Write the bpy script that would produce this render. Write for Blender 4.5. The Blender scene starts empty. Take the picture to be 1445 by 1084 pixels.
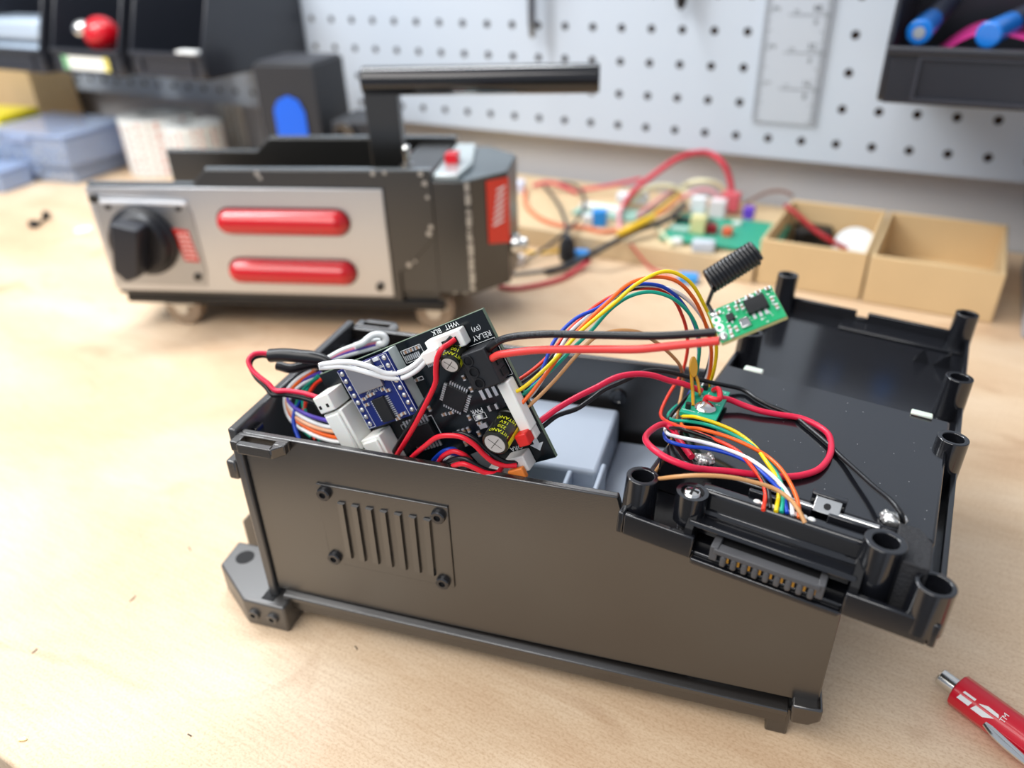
import bpy, math, random
import numpy as np
from mathutils import Matrix, Vector

# ------------------------------------------------------------------ scene, camera, light
SC = bpy.context.scene
COL = SC.collection
MM = 0.001
FPX = 1095.338                                  # focal length in pixels of the 1445 px wide frame
PITCH, ROLL, YAW = 0.533371, -0.0334815, -0.527939
CAM = np.array([362.04, -641.71, 222.0])        # mm; x along the wall, y into it, z above the bench
_cz, _sz = math.cos(YAW), math.sin(YAW)
FW = np.array([_sz*math.cos(PITCH), _cz*math.cos(PITCH), -math.sin(PITCH)])
_r = np.array([_cz, -_sz, 0.0]); _u = np.cross(_r, FW)
RT = math.cos(ROLL)*_r + math.sin(ROLL)*_u
UP = -math.sin(ROLL)*_r + math.cos(ROLL)*_u

cd = bpy.data.cameras.new('camera'); cam = bpy.data.objects.new('camera', cd); COL.objects.link(cam)
cd.sensor_width = 36.0; cd.lens = 36.0*FPX/1445.0; cd.clip_start = 0.01; cd.clip_end = 20
M = Matrix(((RT[0], UP[0], -FW[0], CAM[0]*MM), (RT[1], UP[1], -FW[1], CAM[1]*MM), (RT[2], UP[2], -FW[2], CAM[2]*MM), (0, 0, 0, 1)))
cam.matrix_world = M
cd.dof.use_dof = True; cd.dof.focus_distance = 0.224; cd.dof.aperture_fstop = 7.4
SC.camera = cam

SC.view_settings.view_transform = 'Standard'; SC.view_settings.look = 'None'
SC.view_settings.gamma = 1.0; SC.view_settings.use_curve_mapping = False
SC.view_settings.exposure = 0.47

w = bpy.data.worlds.new('world'); SC.world = w; w.use_nodes = True
w.node_tree.nodes['Background'].inputs['Color'].default_value = (0.80, 0.87, 1.0, 1)
w.node_tree.nodes['Background'].inputs['Strength'].default_value = 0.42

def area(name, loc, target, sx, sy, power, color=(1, 1, 1)):
    l = bpy.data.lights.new(name, 'AREA'); l.shape = 'RECTANGLE'; l.size = sx; l.size_y = sy; l.energy = power; l.color = color
    o = bpy.data.objects.new(name, l); COL.objects.link(o); o.location = loc
    d = Vector(target) - Vector(loc); o.rotation_euler = d.to_track_quat('-Z', 'Y').to_euler()
    return o
area('bench_strip_light', (-0.10, -0.12, 0.68), (0.12, -0.32, 0.0), 1.6, 0.08, 10.0, (0.95, 0.98, 1.0))
area('ceiling_light', (-0.25, -1.2, 1.2), (0.1, -0.30, 0.0), 1.6, 0.8, 15.5, (1.0, 0.97, 0.93))

# ------------------------------------------------------------------ pixel rays onto planes (mm)
def ray(x, y): return (x-722.5)/FPX*RT - (y-542)/FPX*UP + FW
def on_plane(x, y, n, k):
    n = np.asarray(n, float); d = ray(x, y); return CAM + d*((k-n@CAM)/(n@d))
def at_z(x, y, z=0.0): return on_plane(x, y, (0, 0, 1), z)
def at_y(x, y, v=0.0): return on_plane(x, y, (0, 1, 0), v)
def at_d(x, y, d): return CAM + ray(x, y)*d

class Frame:
    def __init__(s, o, e1, e2, e3):
        s.o = np.array(o, float); s.m = np.array([e1, e2, e3], float)
    def __call__(s, p): return s.o + np.asarray(p, float) @ s.m
    def plane(s, x, y, axis, k):
        n = s.m[axis]; return on_plane(x, y, n, n@s.o + k)
    def loc(s, P): return (np.asarray(P)-s.o) @ s.m.T
def yaw_frame(o, deg):
    a = math.radians(deg); return Frame(o, (math.cos(a), math.sin(a), 0), (-math.sin(a), math.cos(a), 0), (0, 0, 1))
WORLD = Frame((0, 0, 0), (1, 0, 0), (0, 1, 0), (0, 0, 1))

# ------------------------------------------------------------------ materials
def lin(c):
    c = c/255.0
    return c/12.92 if c <= 0.04045 else ((c+0.055)/1.055)**2.4
def rgb(h):
    h = h.lstrip('#'); return tuple(lin(int(h[i:i+2], 16)) for i in (0, 2, 4)) + (1.0,)
_mats = {}
def mat(name, color, rough=0.5, metal=0.0, spec=0.5, bump=0.0, bscale=400.0, coat=0.0, trans=0.0, alpha=1.0, emit=0.0, var=0.0, vscale=60.0, aniso=None, ior=1.45, sss=0.0):
    if name in _mats: return _mats[name]
    m = bpy.data.materials.new(name); m.use_nodes = True; nt = m.node_tree; b = nt.nodes['Principled BSDF']
    c = rgb(color) if isinstance(color, str) else color
    b.inputs['Base Color'].default_value = c; b.inputs['Roughness'].default_value = rough; b.inputs['Metallic'].default_value = metal
    b.inputs['Specular IOR Level'].default_value = spec; b.inputs['Coat Weight'].default_value = coat; b.inputs['IOR'].default_value = ior
    b.inputs['Transmission Weight'].default_value = trans; b.inputs['Alpha'].default_value = alpha
    if sss: b.inputs['Subsurface Weight'].default_value = sss; b.inputs['Subsurface Scale'].default_value = 0.003
    if emit:
        b.inputs['Emission Color'].default_value = c; b.inputs['Emission Strength'].default_value = emit
    tc = nt.nodes.new('ShaderNodeTexCoord')
    if var:
        n = nt.nodes.new('ShaderNodeTexNoise'); n.inputs['Scale'].default_value = vscale; n.inputs['Detail'].default_value = 6
        nt.links.new(tc.outputs['Object'], n.inputs['Vector'])
        mx = nt.nodes.new('ShaderNodeMixRGB'); mx.blend_type = 'MULTIPLY'; mx.inputs['Fac'].default_value = var
        mx.inputs['Color1'].default_value = c; nt.links.new(n.outputs['Fac'], mx.inputs['Color2'])
        nt.links.new(mx.outputs['Color'], b.inputs['Base Color'])
    if bump:
        n = nt.nodes.new('ShaderNodeTexNoise'); n.inputs['Scale'].default_value = bscale; n.inputs['Detail'].default_value = 4
        nt.links.new(tc.outputs['Object'], n.inputs['Vector'])
        bp = nt.nodes.new('ShaderNodeBump'); bp.inputs['Strength'].default_value = bump; bp.inputs['Distance'].default_value = 0.0005
        nt.links.new(n.outputs['Fac'], bp.inputs['Height']); nt.links.new(bp.outputs['Normal'], b.inputs['Normal'])
    if aniso:
        mp = nt.nodes.new('ShaderNodeMapping'); mp.inputs['Scale'].default_value = aniso
        n = nt.nodes.new('ShaderNodeTexNoise'); n.inputs['Scale'].default_value = 1.0; n.inputs['Detail'].default_value = 3
        nt.links.new(tc.outputs['Object'], mp.inputs['Vector']); nt.links.new(mp.outputs['Vector'], n.inputs['Vector'])
        bp = nt.nodes.new('ShaderNodeBump'); bp.inputs['Strength'].default_value = 0.12; bp.inputs['Distance'].default_value = 0.0003
        nt.links.new(n.outputs['Fac'], bp.inputs['Height']); nt.links.new(bp.outputs['Normal'], b.inputs['Normal'])
    _mats[name] = m; return m

def wood_mat():
    m = bpy.data.materials.new('plywood'); m.use_nodes = True; nt = m.node_tree; b = nt.nodes['Principled BSDF']
    tc = nt.nodes.new('ShaderNodeTexCoord')
    def noise(scale, mapping, detail=5, rough=0.6, dist=0.0):
        mp = nt.nodes.new('ShaderNodeMapping'); mp.inputs['Scale'].default_value = mapping
        mp.inputs['Rotation'].default_value = (0, 0, 0.30)
        n = nt.nodes.new('ShaderNodeTexNoise'); n.inputs['Scale'].default_value = scale; n.inputs['Detail'].default_value = detail
        n.inputs['Roughness'].default_value = rough; n.inputs['Distortion'].default_value = dist
        nt.links.new(tc.outputs['Object'], mp.inputs['Vector']); nt.links.new(mp.outputs['Vector'], n.inputs['Vector']); return n
    def ramp(n, stops):
        r = nt.nodes.new('ShaderNodeValToRGB'); e = r.color_ramp.elements
        while len(e) < len(stops): e.new(0.5)
        for i, (p, c) in enumerate(stops): e[i].position = p; e[i].color = c
        nt.links.new(n.outputs['Fac'], r.inputs['Fac']); return r
    g = ramp(noise(6, (1, 1.9, 1), 6, 0.55, 1.0), [(0.28, rgb('#ccab89')), (0.48, rgb('#ddc2a1')), (0.7, rgb('#e8d3b7'))])
    f = ramp(noise(60, (1, 14, 1), 4, 0.6), [(0.35, rgb('#d9c6b4')), (0.6, rgb('#ffffff'))])
    s = ramp(noise(11, (1, 1.8, 1), 2, 0.5, 2.0), [(0.27, rgb('#b58a66')), (0.40, rgb('#ffffff'))])
    k = ramp(noise(900, (1, 1.4, 1), 2, 0.6), [(0.30, rgb('#d0baa6')), (0.55, rgb('#ffffff'))])
    def mul(a, c, fac):
        x = nt.nodes.new('ShaderNodeMixRGB'); x.blend_type = 'MULTIPLY'; x.inputs['Fac'].default_value = fac
        nt.links.new(a.outputs['Color'], x.inputs['Color1']); nt.links.new(c.outputs['Color'], x.inputs['Color2']); return x
    o = mul(mul(mul(g, f, 0.28), s, 0.38), k, 0.45)
    nt.links.new(o.outputs['Color'], b.inputs['Base Color'])
    b.inputs['Roughness'].default_value = 0.52
    bp = nt.nodes.new('ShaderNodeBump'); bp.inputs['Strength'].default_value = 0.15; bp.inputs['Distance'].default_value = 0.0004
    nn = noise(500, (1, 3, 1), 3); nt.links.new(nn.outputs['Fac'], bp.inputs['Height']); nt.links.new(bp.outputs['Normal'], b.inputs['Normal'])
    return m

PLASTIC = mat('black_plastic', '#1a1715', 0.27, spec=1.0, ior=1.62, bump=0.06, bscale=2500)
PLASTIC_G = mat('gloss_black_plastic', '#15161a', 0.14, spec=0.9, bump=0.03, bscale=120)
RUBBER = mat('black_rubber', '#17171a', 0.45)
DARK = mat('matte_black', '#0c0c0e', 0.7)
STEEL = mat('brushed_steel', '#c3c6ca', 0.36, 1.0, aniso=(30, 30, 900))
CHROME = mat('bright_metal', '#d9d9d6', 0.18, 1.0)
TIN = mat('solder_tin', '#d5d5d2', 0.28, 0.9, bump=0.5, bscale=900)
GOLD = mat('gold_contact', '#c79a45', 0.3, 1.0)
WHITE = mat('white_plastic', '#efeee8', 0.4, sss=0.1)
SILK = mat('white_print', '#e9ecec', 0.6)

# ------------------------------------------------------------------ mesh builder
def catmull(pts, n=8):
    P = [np.asarray(p, float) for p in pts]
    if len(P) < 3: return [P[0]+(P[-1]-P[0])*t/8.0 for t in range(9)]
    P = [2*P[0]-P[1]] + P + [2*P[-1]-P[-2]]; out = []
    for i in range(1, len(P)-2):
        p0, p1, p2, p3 = P[i-1:i+3]
        d1 = max(np.linalg.norm(p1-p0), 1e-6)**.5; d2 = max(np.linalg.norm(p2-p1), 1e-6)**.5; d3 = max(np.linalg.norm(p3-p2), 1e-6)**.5
        m1 = (p1-p0)/d1-(p2-p0)/(d1+d2)+(p2-p1)/d2; m2 = (p2-p1)/d2-(p3-p1)/(d2+d3)+(p3-p2)/d3
        m1 *= d2; m2 *= d2
        for k in range(n):
            t = k/n; t2 = t*t; t3 = t2*t
            out.append((2*t3-3*t2+1)*p1+(t3-2*t2+t)*m1+(-2*t3+3*t2)*p2+(t3-t2)*m2)
    out.append(P[-2]); return out

class MB:
    def __init__(s, frame=WORLD): s.v = []; s.f = []; s.fr = frame
    def add(s, verts, faces, raw=False):
        b = len(s.v)
        s.v += [np.asarray(p, float) if raw else s.fr(p) for p in verts]
        s.f += [tuple(b+i for i in f) for f in faces]; return s
    def box(s, x0, x1, y0, y1, z0, z1, top=None):
        v = [(x, y, z) for z in (z0, z1) for x, y in ((x0, y0), (x1, y0), (x1, y1), (x0, y1))]
        if top:                                  # inset of the upper face
            for i in range(4, 8):
                x, y, z = v[i]; v[i] = (x+(top if x == x0 else -top), y+(top if y == y0 else -top), z)
        return s.add(v, [(3, 2, 1, 0), (4, 5, 6, 7), (0, 1, 5, 4), (1, 2, 6, 5), (2, 3, 7, 6), (3, 0, 4, 7)])
    def prism(s, poly, lo, hi, axis=2):
        n = len(poly)
        def P(a, b, h): return {2: (a, b, h), 1: (a, h, b), 0: (h, a, b)}[axis]
        v = [P(a, b, lo) for a, b in poly]+[P(a, b, hi) for a, b in poly]
        return s.add(v, [tuple(range(n))[::-1], tuple(range(n, 2*n))] + [(i, (i+1) % n, n+(i+1) % n, n+i) for i in range(n)])
    def frame_of(s, axis):
        a = np.asarray(axis, float); a /= np.linalg.norm(a)
        t = np.array([1.0, 0, 0]) if abs(a[0]) < 0.8 else np.array([0, 1.0, 0])
        u = np.cross(a, t); u /= np.linalg.norm(u); return a, u, np.cross(a, u)
    def lathe(s, o, axis, prof, n=24, closed=False, rot=0.0):
        a, u, v = s.frame_of(axis); o = np.asarray(o, float); vs = []; fs = []; k = len(prof)
        for h, r in prof:
            for i in range(n):
                t = 2*math.pi*i/n+rot; vs.append(o+a*h+(u*math.cos(t)+v*math.sin(t))*r)
        for j in range(k-1 if not closed else k):
            for i in range(n):
                q = (i+1) % n; j2 = (j+1) % k; fs.append((j*n+i, j*n+q, j2*n+q, j2*n+i))
        if not closed:
            fs.append(tuple(range(n))[::-1]); fs.append(tuple((k-1)*n+i for i in range(n)))
        return s.add(vs, fs)
    def cyl(s, o, axis, h, r, r2=None, n=24, rot=0.0): return s.lathe(o, axis, [(0, r), (h, r if r2 is None else r2)], n, rot=rot)
    def ring(s, o, axis, h, ro, ri, n=28, ro2=None, floor=None):
        ro2 = ro if ro2 is None else ro2
        if floor is None: return s.lathe(o, axis, [(0, ro), (h, ro2), (h, ri), (0, ri)], n, True)
        return s.lathe(o, axis, [(0, ro), (h, ro2), (h, ri), (floor, ri*0.98)], n)
    def ball(s, o, r, n=12, sq=(1, 1, 1)):
        vs = []; fs = []; o = np.asarray(o, float)
        for j in range(n+1):
            p = math.pi*j/n
            for i in range(2*n):
                t = math.pi*i/n; vs.append(o+np.array([math.sin(p)*math.cos(t)*sq[0], math.sin(p)*math.sin(t)*sq[1], math.cos(p)*sq[2]])*r)
        for j in range(n):
            for i in range(2*n):
                q = (i+1) % (2*n); fs.append((j*2*n+i, j*2*n+q, (j+1)*2*n+q, (j+1)*2*n+i))
        return s.add(vs, fs)
    def sweep(s, path, r, n=10, smooth=8, raw=True):
        P = catmull(path, smooth) if smooth else [np.asarray(p, float) for p in path]
        if not raw: P = [s.fr(p) for p in P]
        T = [P[min(i+1, len(P)-1)]-P[max(i-1, 0)] for i in range(len(P))]; T = [t/max(np.linalg.norm(t), 1e-9) for t in T]
        a, u, v = s.frame_of(T[0]); vs = []; fs = []
        for i, p in enumerate(P):
            u = u-T[i]*(u@T[i]); u /= np.linalg.norm(u); v = np.cross(T[i], u)
            rr = r(i/(len(P)-1)) if callable(r) else r
            for k in range(n):
                t = 2*math.pi*k/n; vs.append(p+(u*math.cos(t)+v*math.sin(t))*rr)
        for i in range(len(P)-1):
            for k in range(n):
                q = (k+1) % n; fs.append((i*n+k, i*n+q, (i+1)*n+q, (i+1)*n+k))
        fs.append(tuple(range(n))[::-1]); fs.append(tuple((len(P)-1)*n+k for k in range(n)))
        return s.add(vs, fs, raw=True)
    def text(s, txt, size, o, ex, ey, extrude=0.06, align='CENTER'):
        v, f = glyphs(txt, align); ex = np.asarray(ex, float); ey = np.asarray(ey, float); ez = np.cross(ex, ey); o = np.asarray(o, float)
        return s.add([o+ex*(p[0]*size)+ey*(p[1]*size)+ez*extrude for p in v], f)
    def build(s, name, m, parent=None, bevel=0.0, seg=2, sharp=35, base=None, kind=None, label=None):
        org = np.array(parent['_o']) if parent is not None else (np.asarray(base, float) if base is not None else np.zeros(3))
        me = bpy.data.meshes.new(name); me.from_pydata([tuple((p-org)*MM) for p in s.v], [], s.f)
        import bmesh
        bm = bmesh.new(); bm.from_mesh(me); bmesh.ops.recalc_face_normals(bm, faces=bm.faces); bm.to_mesh(me); bm.free()
        me.polygons.foreach_set('use_smooth', [True]*len(me.polygons)); me.set_sharp_from_angle(angle=math.radians(sharp))
        me.materials.append(m)
        o = bpy.data.objects.new(name, me); COL.objects.link(o)
        if parent is not None: o.parent = parent
        else: o.location = tuple(org*MM)
        o['_o'] = [float(x) for x in org]
        if bevel:
            b = o.modifiers.new('bevel', 'BEVEL'); b.width = bevel*MM; b.segments = seg; b.limit_method = 'ANGLE'; b.angle_limit = math.radians(30); b.harden_normals = False
        if kind: o['kind'] = kind
        if label: o['label'] = label
        return o
_gl = {}
def glyphs(txt, align):
    if (txt, align) not in _gl:
        c = bpy.data.curves.new('t', 'FONT'); c.body = txt; c.size = 1.0; c.align_x = align; c.align_y = 'CENTER'; c.resolution_u = 2
        o = bpy.data.objects.new('t', c); COL.objects.link(o)
        dg = bpy.context.evaluated_depsgraph_get(); me = bpy.data.meshes.new_from_object(o.evaluated_get(dg))
        _gl[(txt, align)] = ([tuple(v.co) for v in me.vertices], [tuple(p.vertices) for p in me.polygons])
        bpy.data.objects.remove(o); bpy.data.meshes.remove(me); bpy.data.curves.remove(c)
    return _gl[(txt, align)]

def tag(o, label, cat, group=None):
    o['label'] = label; o['category'] = cat
    if group: o['group'] = group
    return o
def thing(name, base, label, cat, group=None):
    o = bpy.data.objects.new(name, None); COL.objects.link(o); o.empty_display_size = 0.01
    base = np.asarray(base, float); o.location = tuple(base*MM); o['_o'] = [float(x) for x in base]
    return tag(o, label, cat, group)
def finish():
    for o in bpy.data.objects:
        if '_o' in o: del o['_o']
def wire(name, label, m, pts, r, cat='wire', group=None, n=10, smooth=8):
    o = MB().sweep(pts, r, n, smooth).build(name, m, base=pts[0], sharp=60); return tag(o, label, cat, group)

# ------------------------------------------------------------------ setting
MB().box(-1300, 900, 24, 34, -900, 1400).build('wall_back', mat('grey_wall', '#c6c8cc', 0.75, bump=0.1, bscale=40), kind='structure')
MB().box(-1300, 900, -2200, 34, -930, -900).build('floor', mat('grey_floor', '#77736c', 0.8, bump=0.2, bscale=20), kind='structure')
bench = thing('workbench', (-100, -285, 0), 'pale plywood workbench top stained and scuffed under everything', 'workbench')
MB().box(-1000, 760, -592, 22, -18, 0).build('bench_top', wood_mat(), bench, bevel=1.2)
MB().box(-1000, 760, -589, -570, -80, -18).build('front_rail', mat('dark_rail', '#4a4038', 0.6), bench)

def pegboard():
    b = MB(); g = 25.4; n = 12; R0 = 3.1
    for row in range(-3, 4):
        for c in range(-26, 18):
            cx, cz = c*g, 148.1-row*g; vs = []; fs = []
            for i in range(n):
                t = 2*math.pi*i/n+math.pi/4; k = 12.7/max(abs(math.cos(t)), abs(math.sin(t)))
                vs += [(cx+k*math.cos(t), 0, cz+k*math.sin(t)), (cx+R0*math.cos(t), 0, cz+R0*math.sin(t)), (cx+R0*math.cos(t), 5, cz+R0*math.sin(t))]
            for i in range(n):
                j = (i+1) % n; fs += [(3*i, 3*j, 3*j+1, 3*i+1), (3*i+1, 3*j+1, 3*j+2, 3*i+2)]
            b.add(vs, fs)
    x0, x1 = -26.5*g, 17.5*g; zb, zt = 148.1-3.5*g, 148.1+3.5*g
    b.box(x0, x1, 0, 5, 57, zb); b.box(x0, x1, 0, 5, zt, 420); b.box(-1100, x0, 0, 5, 57, 420); b.box(x1, 700, 0, 5, 57, 420)
    b.add([(x0, 5.2, zb), (x1, 5.2, zb), (x1, 5.2, zt), (x0, 5.2, zt)], [(0, 1, 2, 3)])
    me = b.build('pegboard', mat('pegboard_white', '#bfc9d5', 0.55, bump=0.05, bscale=60), base=(0, 2, 57))
    # hole walls and the sheet closing the holes behind are dark brown
    me.data.materials.append(mat('hole_brown', '#4b3320', 0.9)); me.data.polygons[len(me.data.polygons)-1].material_index = 1
    for p in me.data.polygons:
        if abs(p.normal.y) < 0.3 and p.area < 0.00003: p.material_index = 1
    tag(me, 'white pegboard with rows of round holes mounted along the back wall', 'pegboard')
    s = thing('batten', (0, 12, 57), 'thin wooden batten along the lower edge behind the pegboard', 'batten')
    MB().box(-1100, 700, 6, 23, 59, 82).build('strip', mat('batten_wood', '#b99b76', 0.7), s)
pegboard()

slab_m = mat('pine_board', '#dcc29a', 0.55, var=0.25, vscale=25, aniso=(20, 300, 300))
tag(MB().box(-60, 256, -121, 10, 0.1, 16).build('wood_plank', slab_m, base=(98, -60, 0), bevel=1), 'pale wooden plank lying behind the loose wires', 'plank')

KRAFT = mat('kraft_card', '#d6b98c', 0.8, bump=0.15, bscale=300, var=0.15, vscale=30)
def kraft_box(x0, x1, y0, y1, h, label, group=None, t=2.6):
    o = thing('cardboard_tray', ((x0+x1)/2, (y0+y1)/2, 0), label, 'box', group)
    MB().box(x0+t, x1-t, y0+t, y1-t, 0.2, 1.6).build('base', KRAFT, o)
    for nm, q in (('front_wall', (x0, x1, y0, y0+t)), ('back_wall', (x0, x1, y1-t, y1)), ('side_wall', (x0, x0+t, y0+t, y1-t)), ('side_wall', (x1-t, x1, y0+t, y1-t))):
        MB().box(*q, 0.2, h).build(nm, KRAFT, o, bevel=0.9)
    return o
kraft_box(258, 326.5, -119, -22, 33, 'open cardboard tray holding a black gadget and a white disc')
kraft_box(328, 404, -120, -22, 33, 'empty open cardboard tray at the right end of the back row')
p = at_z(1440, 477); h_ = at_y(1436, 322, p[1])[2]
tag(MB().box(p[0], p[0]+90, p[1], -18, 0.2, h_).build('grey_carton', mat('grey_card', '#a9a9b0', 0.7), base=(p[0]+45, p[1]/2, 0), bevel=1), 'plain grey carton at the right edge beside the empty cardboard tray', 'box')
# contents of the left tray
p = at_z(1150, 312, 20)
o = thing('black_gadget', (p[0], p[1], 1.8), 'small black gadget with a round opening lying in the cardboard tray', 'gadget')
MB(yaw_frame((p[0], p[1], 0), 10)).box(-14, 14, -16, 16, 1.8, 17).build('case', RUBBER, o, bevel=2)
MB(yaw_frame((p[0], p[1], 0), 10)).ring((-3, -16, 10), (0, -1, 0), 3, 7, 5, floor=0.5).build('opening', DARK, o)
P0 = at_z(1108, 290, 36)
wire('red_wire', 'red wire crossing the cardboard tray over the black gadget', mat('wire_red_far', '#a5141f', 0.4), [P0, at_z(1125, 303, 32), at_z(1150, 325, 24), at_z(1170, 338, 20), at_z(1195, 352, 14)], 1.8)
wire('black_wire', 'black wire lying in front of the white disc in the cardboard tray', RUBBER, [at_z(1165, 345, 12), at_z(1190, 346, 12), at_z(1215, 352, 10)], 1.6)
p = at_z(1210, 328, 22)
o = MB().lathe((p[0], p[1], 8), (0.1, -0.75, 0.65), [(0, 13), (1, 15), (8, 15), (10, 13.5), (10.5, 5)], 28).build('white_disc', mat('white_disc_plastic', '#dfe6ea', 0.4), base=(p[0], p[1], 8))
tag(o, 'white round disc leaning in the cardboard tray', 'disc')

# ------------------------------------------------------------------ parts bins on the pegboard
BIN = mat('bin_black', '#25272e', 0.3, spec=0.8)
def parts_bin(x0, x1, yf, zb, zl, label, lean=27.0, yb=-0.5, paper=False, zt=None, group=None):
    zt = zl+66 if zt is None else zt
    o = thing('parts_bin', ((x0+x1)/2, yb, zb), label, 'bin', group)
    t = 3.0; side = [(yf, zb+3), (yf+3, zb), (yb, zb), (yb, zt), (yf+lean, zt), (yf, zl)]
    MB().prism(side, x0, x0+t, axis=0).build('side_wall', BIN, o, bevel=1.3)
    MB().prism(side, x1-t, x1, axis=0).build('side_wall', BIN, o, bevel=1.3)
    MB().box(x0+t, x1-t, yf, yf+t, zb, zl).box(x0+1, x1-1, yf-3, yf, zl-4, zl).build('front_lip', BIN, o, bevel=0.8)
    MB().box(x0+t, x1-t, yf+t, yb, zb, zb+t).build('base', BIN, o)
    MB().box(x0+t, x1-t, yb-t, yb, zb+t, zt).build('back_wall', BIN, o)
    w_ = x1-x0; a, b = x0+w_*0.14, x1-w_*0.14
    MB().box(a, b, yf-2, yf, zl-6, zl-4.6).box(a, b, yf-2, yf, zb+2, zb+3.6).box(a, a+1.6, yf-2, yf, zb+3.6, zl-6).box(b-1.6, b, yf-2, yf, zb+3.6, zl-6).build('label_holder', mat('bin_edge', '#3a3c44', 0.35), o)
    if paper:
        f = MB().box(a+2, b-2, yf-1.4, yf-0.6, zb+4, zl-6.4).build('paper_label', mat('label_paper', '#f4f6ef', 0.6), o)
        MB().box(a+2, a+11, yf-1.7, yf-1.4, zb+4, zl-6.4).build('green_band', mat('label_green', '#7fb98a', 0.6), f)
        MB().box(b-10, b-2, yf-1.7, yf-1.4, zb+4, zl-6.4).build('yellow_band', mat('label_yellow', '#e6d873', 0.6), f)
    return o
parts_bin(-592, -477, -134, 104, 127, 'black parts bin holding clear bags at the left edge', group='black bins on the left')
parts_bin(-458, -353, -134, 107, 130, 'black parts bin with a white paper label and a red knob inside', paper=True, group='black bins on the left')
parts_bin(-337, -239, -134, 110, 132, 'black parts bin with dark empty inside above the tall black box', group='black bins on the left')
parts_bin(313, 440, -125, 127, 157.5, 'black parts bin with blue-tipped tools hung at the right of the pegboard', lean=14)
tag(MB().box(-268, -243, -138, -129, 132.2, 134.5).build('paper_scrap', SILK, base=(-255, -133, 132)), 'white paper scrap on the lip of the empty black bin', 'paper')
o = thing('ball_tool', (-405, -112, 110), 'round red ball-headed tool with a silver tip sitting in the labelled bin', 'tool')
MB().ball((-402, -112, 141), 17, 12).build('ball', mat('gloss_red', '#c8101f', 0.12, coat=0.5), o)
MB().cyl((-402, -112, 110.5), (0, 0, 1), 20, 8).build('stem', RUBBER, o)
MB().ball((-417, -121, 146), 9, 8).build('tip', CHROME, o)
BAG = mat('clear_bag', '#b9c9da', 0.2, spec=0.6, coat=0.4)
for i, (dx, dz) in enumerate(((0, 0), (4, 24))):
    o = MB().box(-587+dx, -482, -128, -80, 108+dz, 130.5+dz).build('clear_bag', BAG, base=(-535, -105, 108+dz), bevel=6, seg=3)
    tag(o, ['pale clear bag at the bottom of the leftmost bin', 'pale clear bag on top of the other one in the leftmost bin'][i], 'bag')
BLUE = mat('blue_cap', '#1478d6', 0.25, coat=0.4)
def tool(px, py, label, ang, grey):
    p = at_y(px, py, -118); o = thing('blue_tool', p, label, 'tool'); d = np.array([ang, 0.98, 0.12]); d /= np.linalg.norm(d)
    MB().cyl(p, d, 30, 7.0, 6.2).build('cap', BLUE, o, bevel=1.2)
    MB().cyl(p+d*30, d, 55, 6.0).build('barrel', mat('tool_dark', '#23293c', 0.4), o)
    if grey: MB().cyl(p-d*0.6, d, 3, 3.2).build('tip', mat('grey_tip', '#9aa0a6', 0.5), o)
    return o
tool(1297, 46, 'blue tool with a grey round tip, in the right bin', 0.1, True)
tool(1394, 50, 'blue-capped tool lying across the pink sheet in the right bin', 0.35, False)
p0 = at_y(1392, 70, -108)
pts = [(p0[0]-26+i*4, p0[2]-6+15*math.sin(min(1, i/6)*1.57)-max(0, i-8)*0.9) for i in range(18)]
b = MB(); b.prism(pts + [(x, z-1.2) for x, z in pts[::-1]], -108, -50, axis=1)
tag(b.build('pink_sheet', mat('pink_plastic', '#ef3f9f', 0.35), base=(p0[0], -80, 130)), 'curled bright pink sheet in the right bin', 'sheet')

# ------------------------------------------------------------------ ruler and hanging tools
o = thing('steel_ruler', (238, -1, 84), 'wide grey steel ruler with numbers hanging on the pegboard', 'ruler')
MB().box(214.5, 262, -2.2, -0.8, 84.5, 330).build('blade', mat('ruler_grey', '#bcc4ce', 0.45, 0.1), o)
b = MB(); RI = mat('ruler_print', '#22262c', 0.6)
for i in range(0, 100):
    z = 86+i*1.5875; L = 5 if i % 8 == 0 else (3.6 if i % 4 == 0 else 2.4)
    b.box(214.6, 214.6+L+1.5, -2.35, -2.2, z, z+0.45); b.box(261.9-L-1.5, 261.9, -2.35, -2.2, z, z+0.45)
for k in range(5):
    z = 109.4+25.4*k; b.box(232, 261.9, -2.35, -2.2, z, z+0.5)
    b.text(str(k+1), 7.5, (223, -2.3, z+4.2), (0, 0, 1), (-1, 0, 0), 0.05)
    b.text(str(k+1), 5, (237.5, -2.3, z+2.8), (0, 0, 1), (-1, 0, 0), 0.05)
    b.text(str(16*(k+1))[-2:], 6.5, (251.5, -2.3, z+4.6), (1, 0, 0), (0, 0, 1), 0.05); b.text(str(8*(k+1))[-1:], 6.0, (251.5, -2.3, z-4.4), (1, 0, 0), (0, 0, 1), 0.05)
b.build('printing', RI, o)
o = thing('screwdriver', (26, -12, 139), 'grey screwdriver shaft hanging tip down on the pegboard', 'screwdriver')
MB().lathe((26, -12, 139.5), (0, 0, 1), [(0, 1.2), (2, 2.6), (14, 3.6), (70, 3.6)], 16).build('shaft', mat('tool_steel', '#8d9299', 0.35, 1.0), o)
MB().cyl((26, -12, 210), (0, 0, 1), 80, 11).build('handle', RUBBER, o)
MB().box(20, 32, -12, 0, 196, 198).build('hook', CHROME, o)
o = thing('hanging_punch', (153, -10, 163), 'black pointed tool tip hanging at the top of the pegboard', 'tool')
MB().lathe((153, -10, 163), (0, 0, 1), [(0, 0.8), (3, 3.4), (9, 4.2), (90, 4.6)], 14).build('shaft', RUBBER, o)
MB().box(150, 156, -10, 0, 192, 194).build('hook', CHROME, o)

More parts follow.
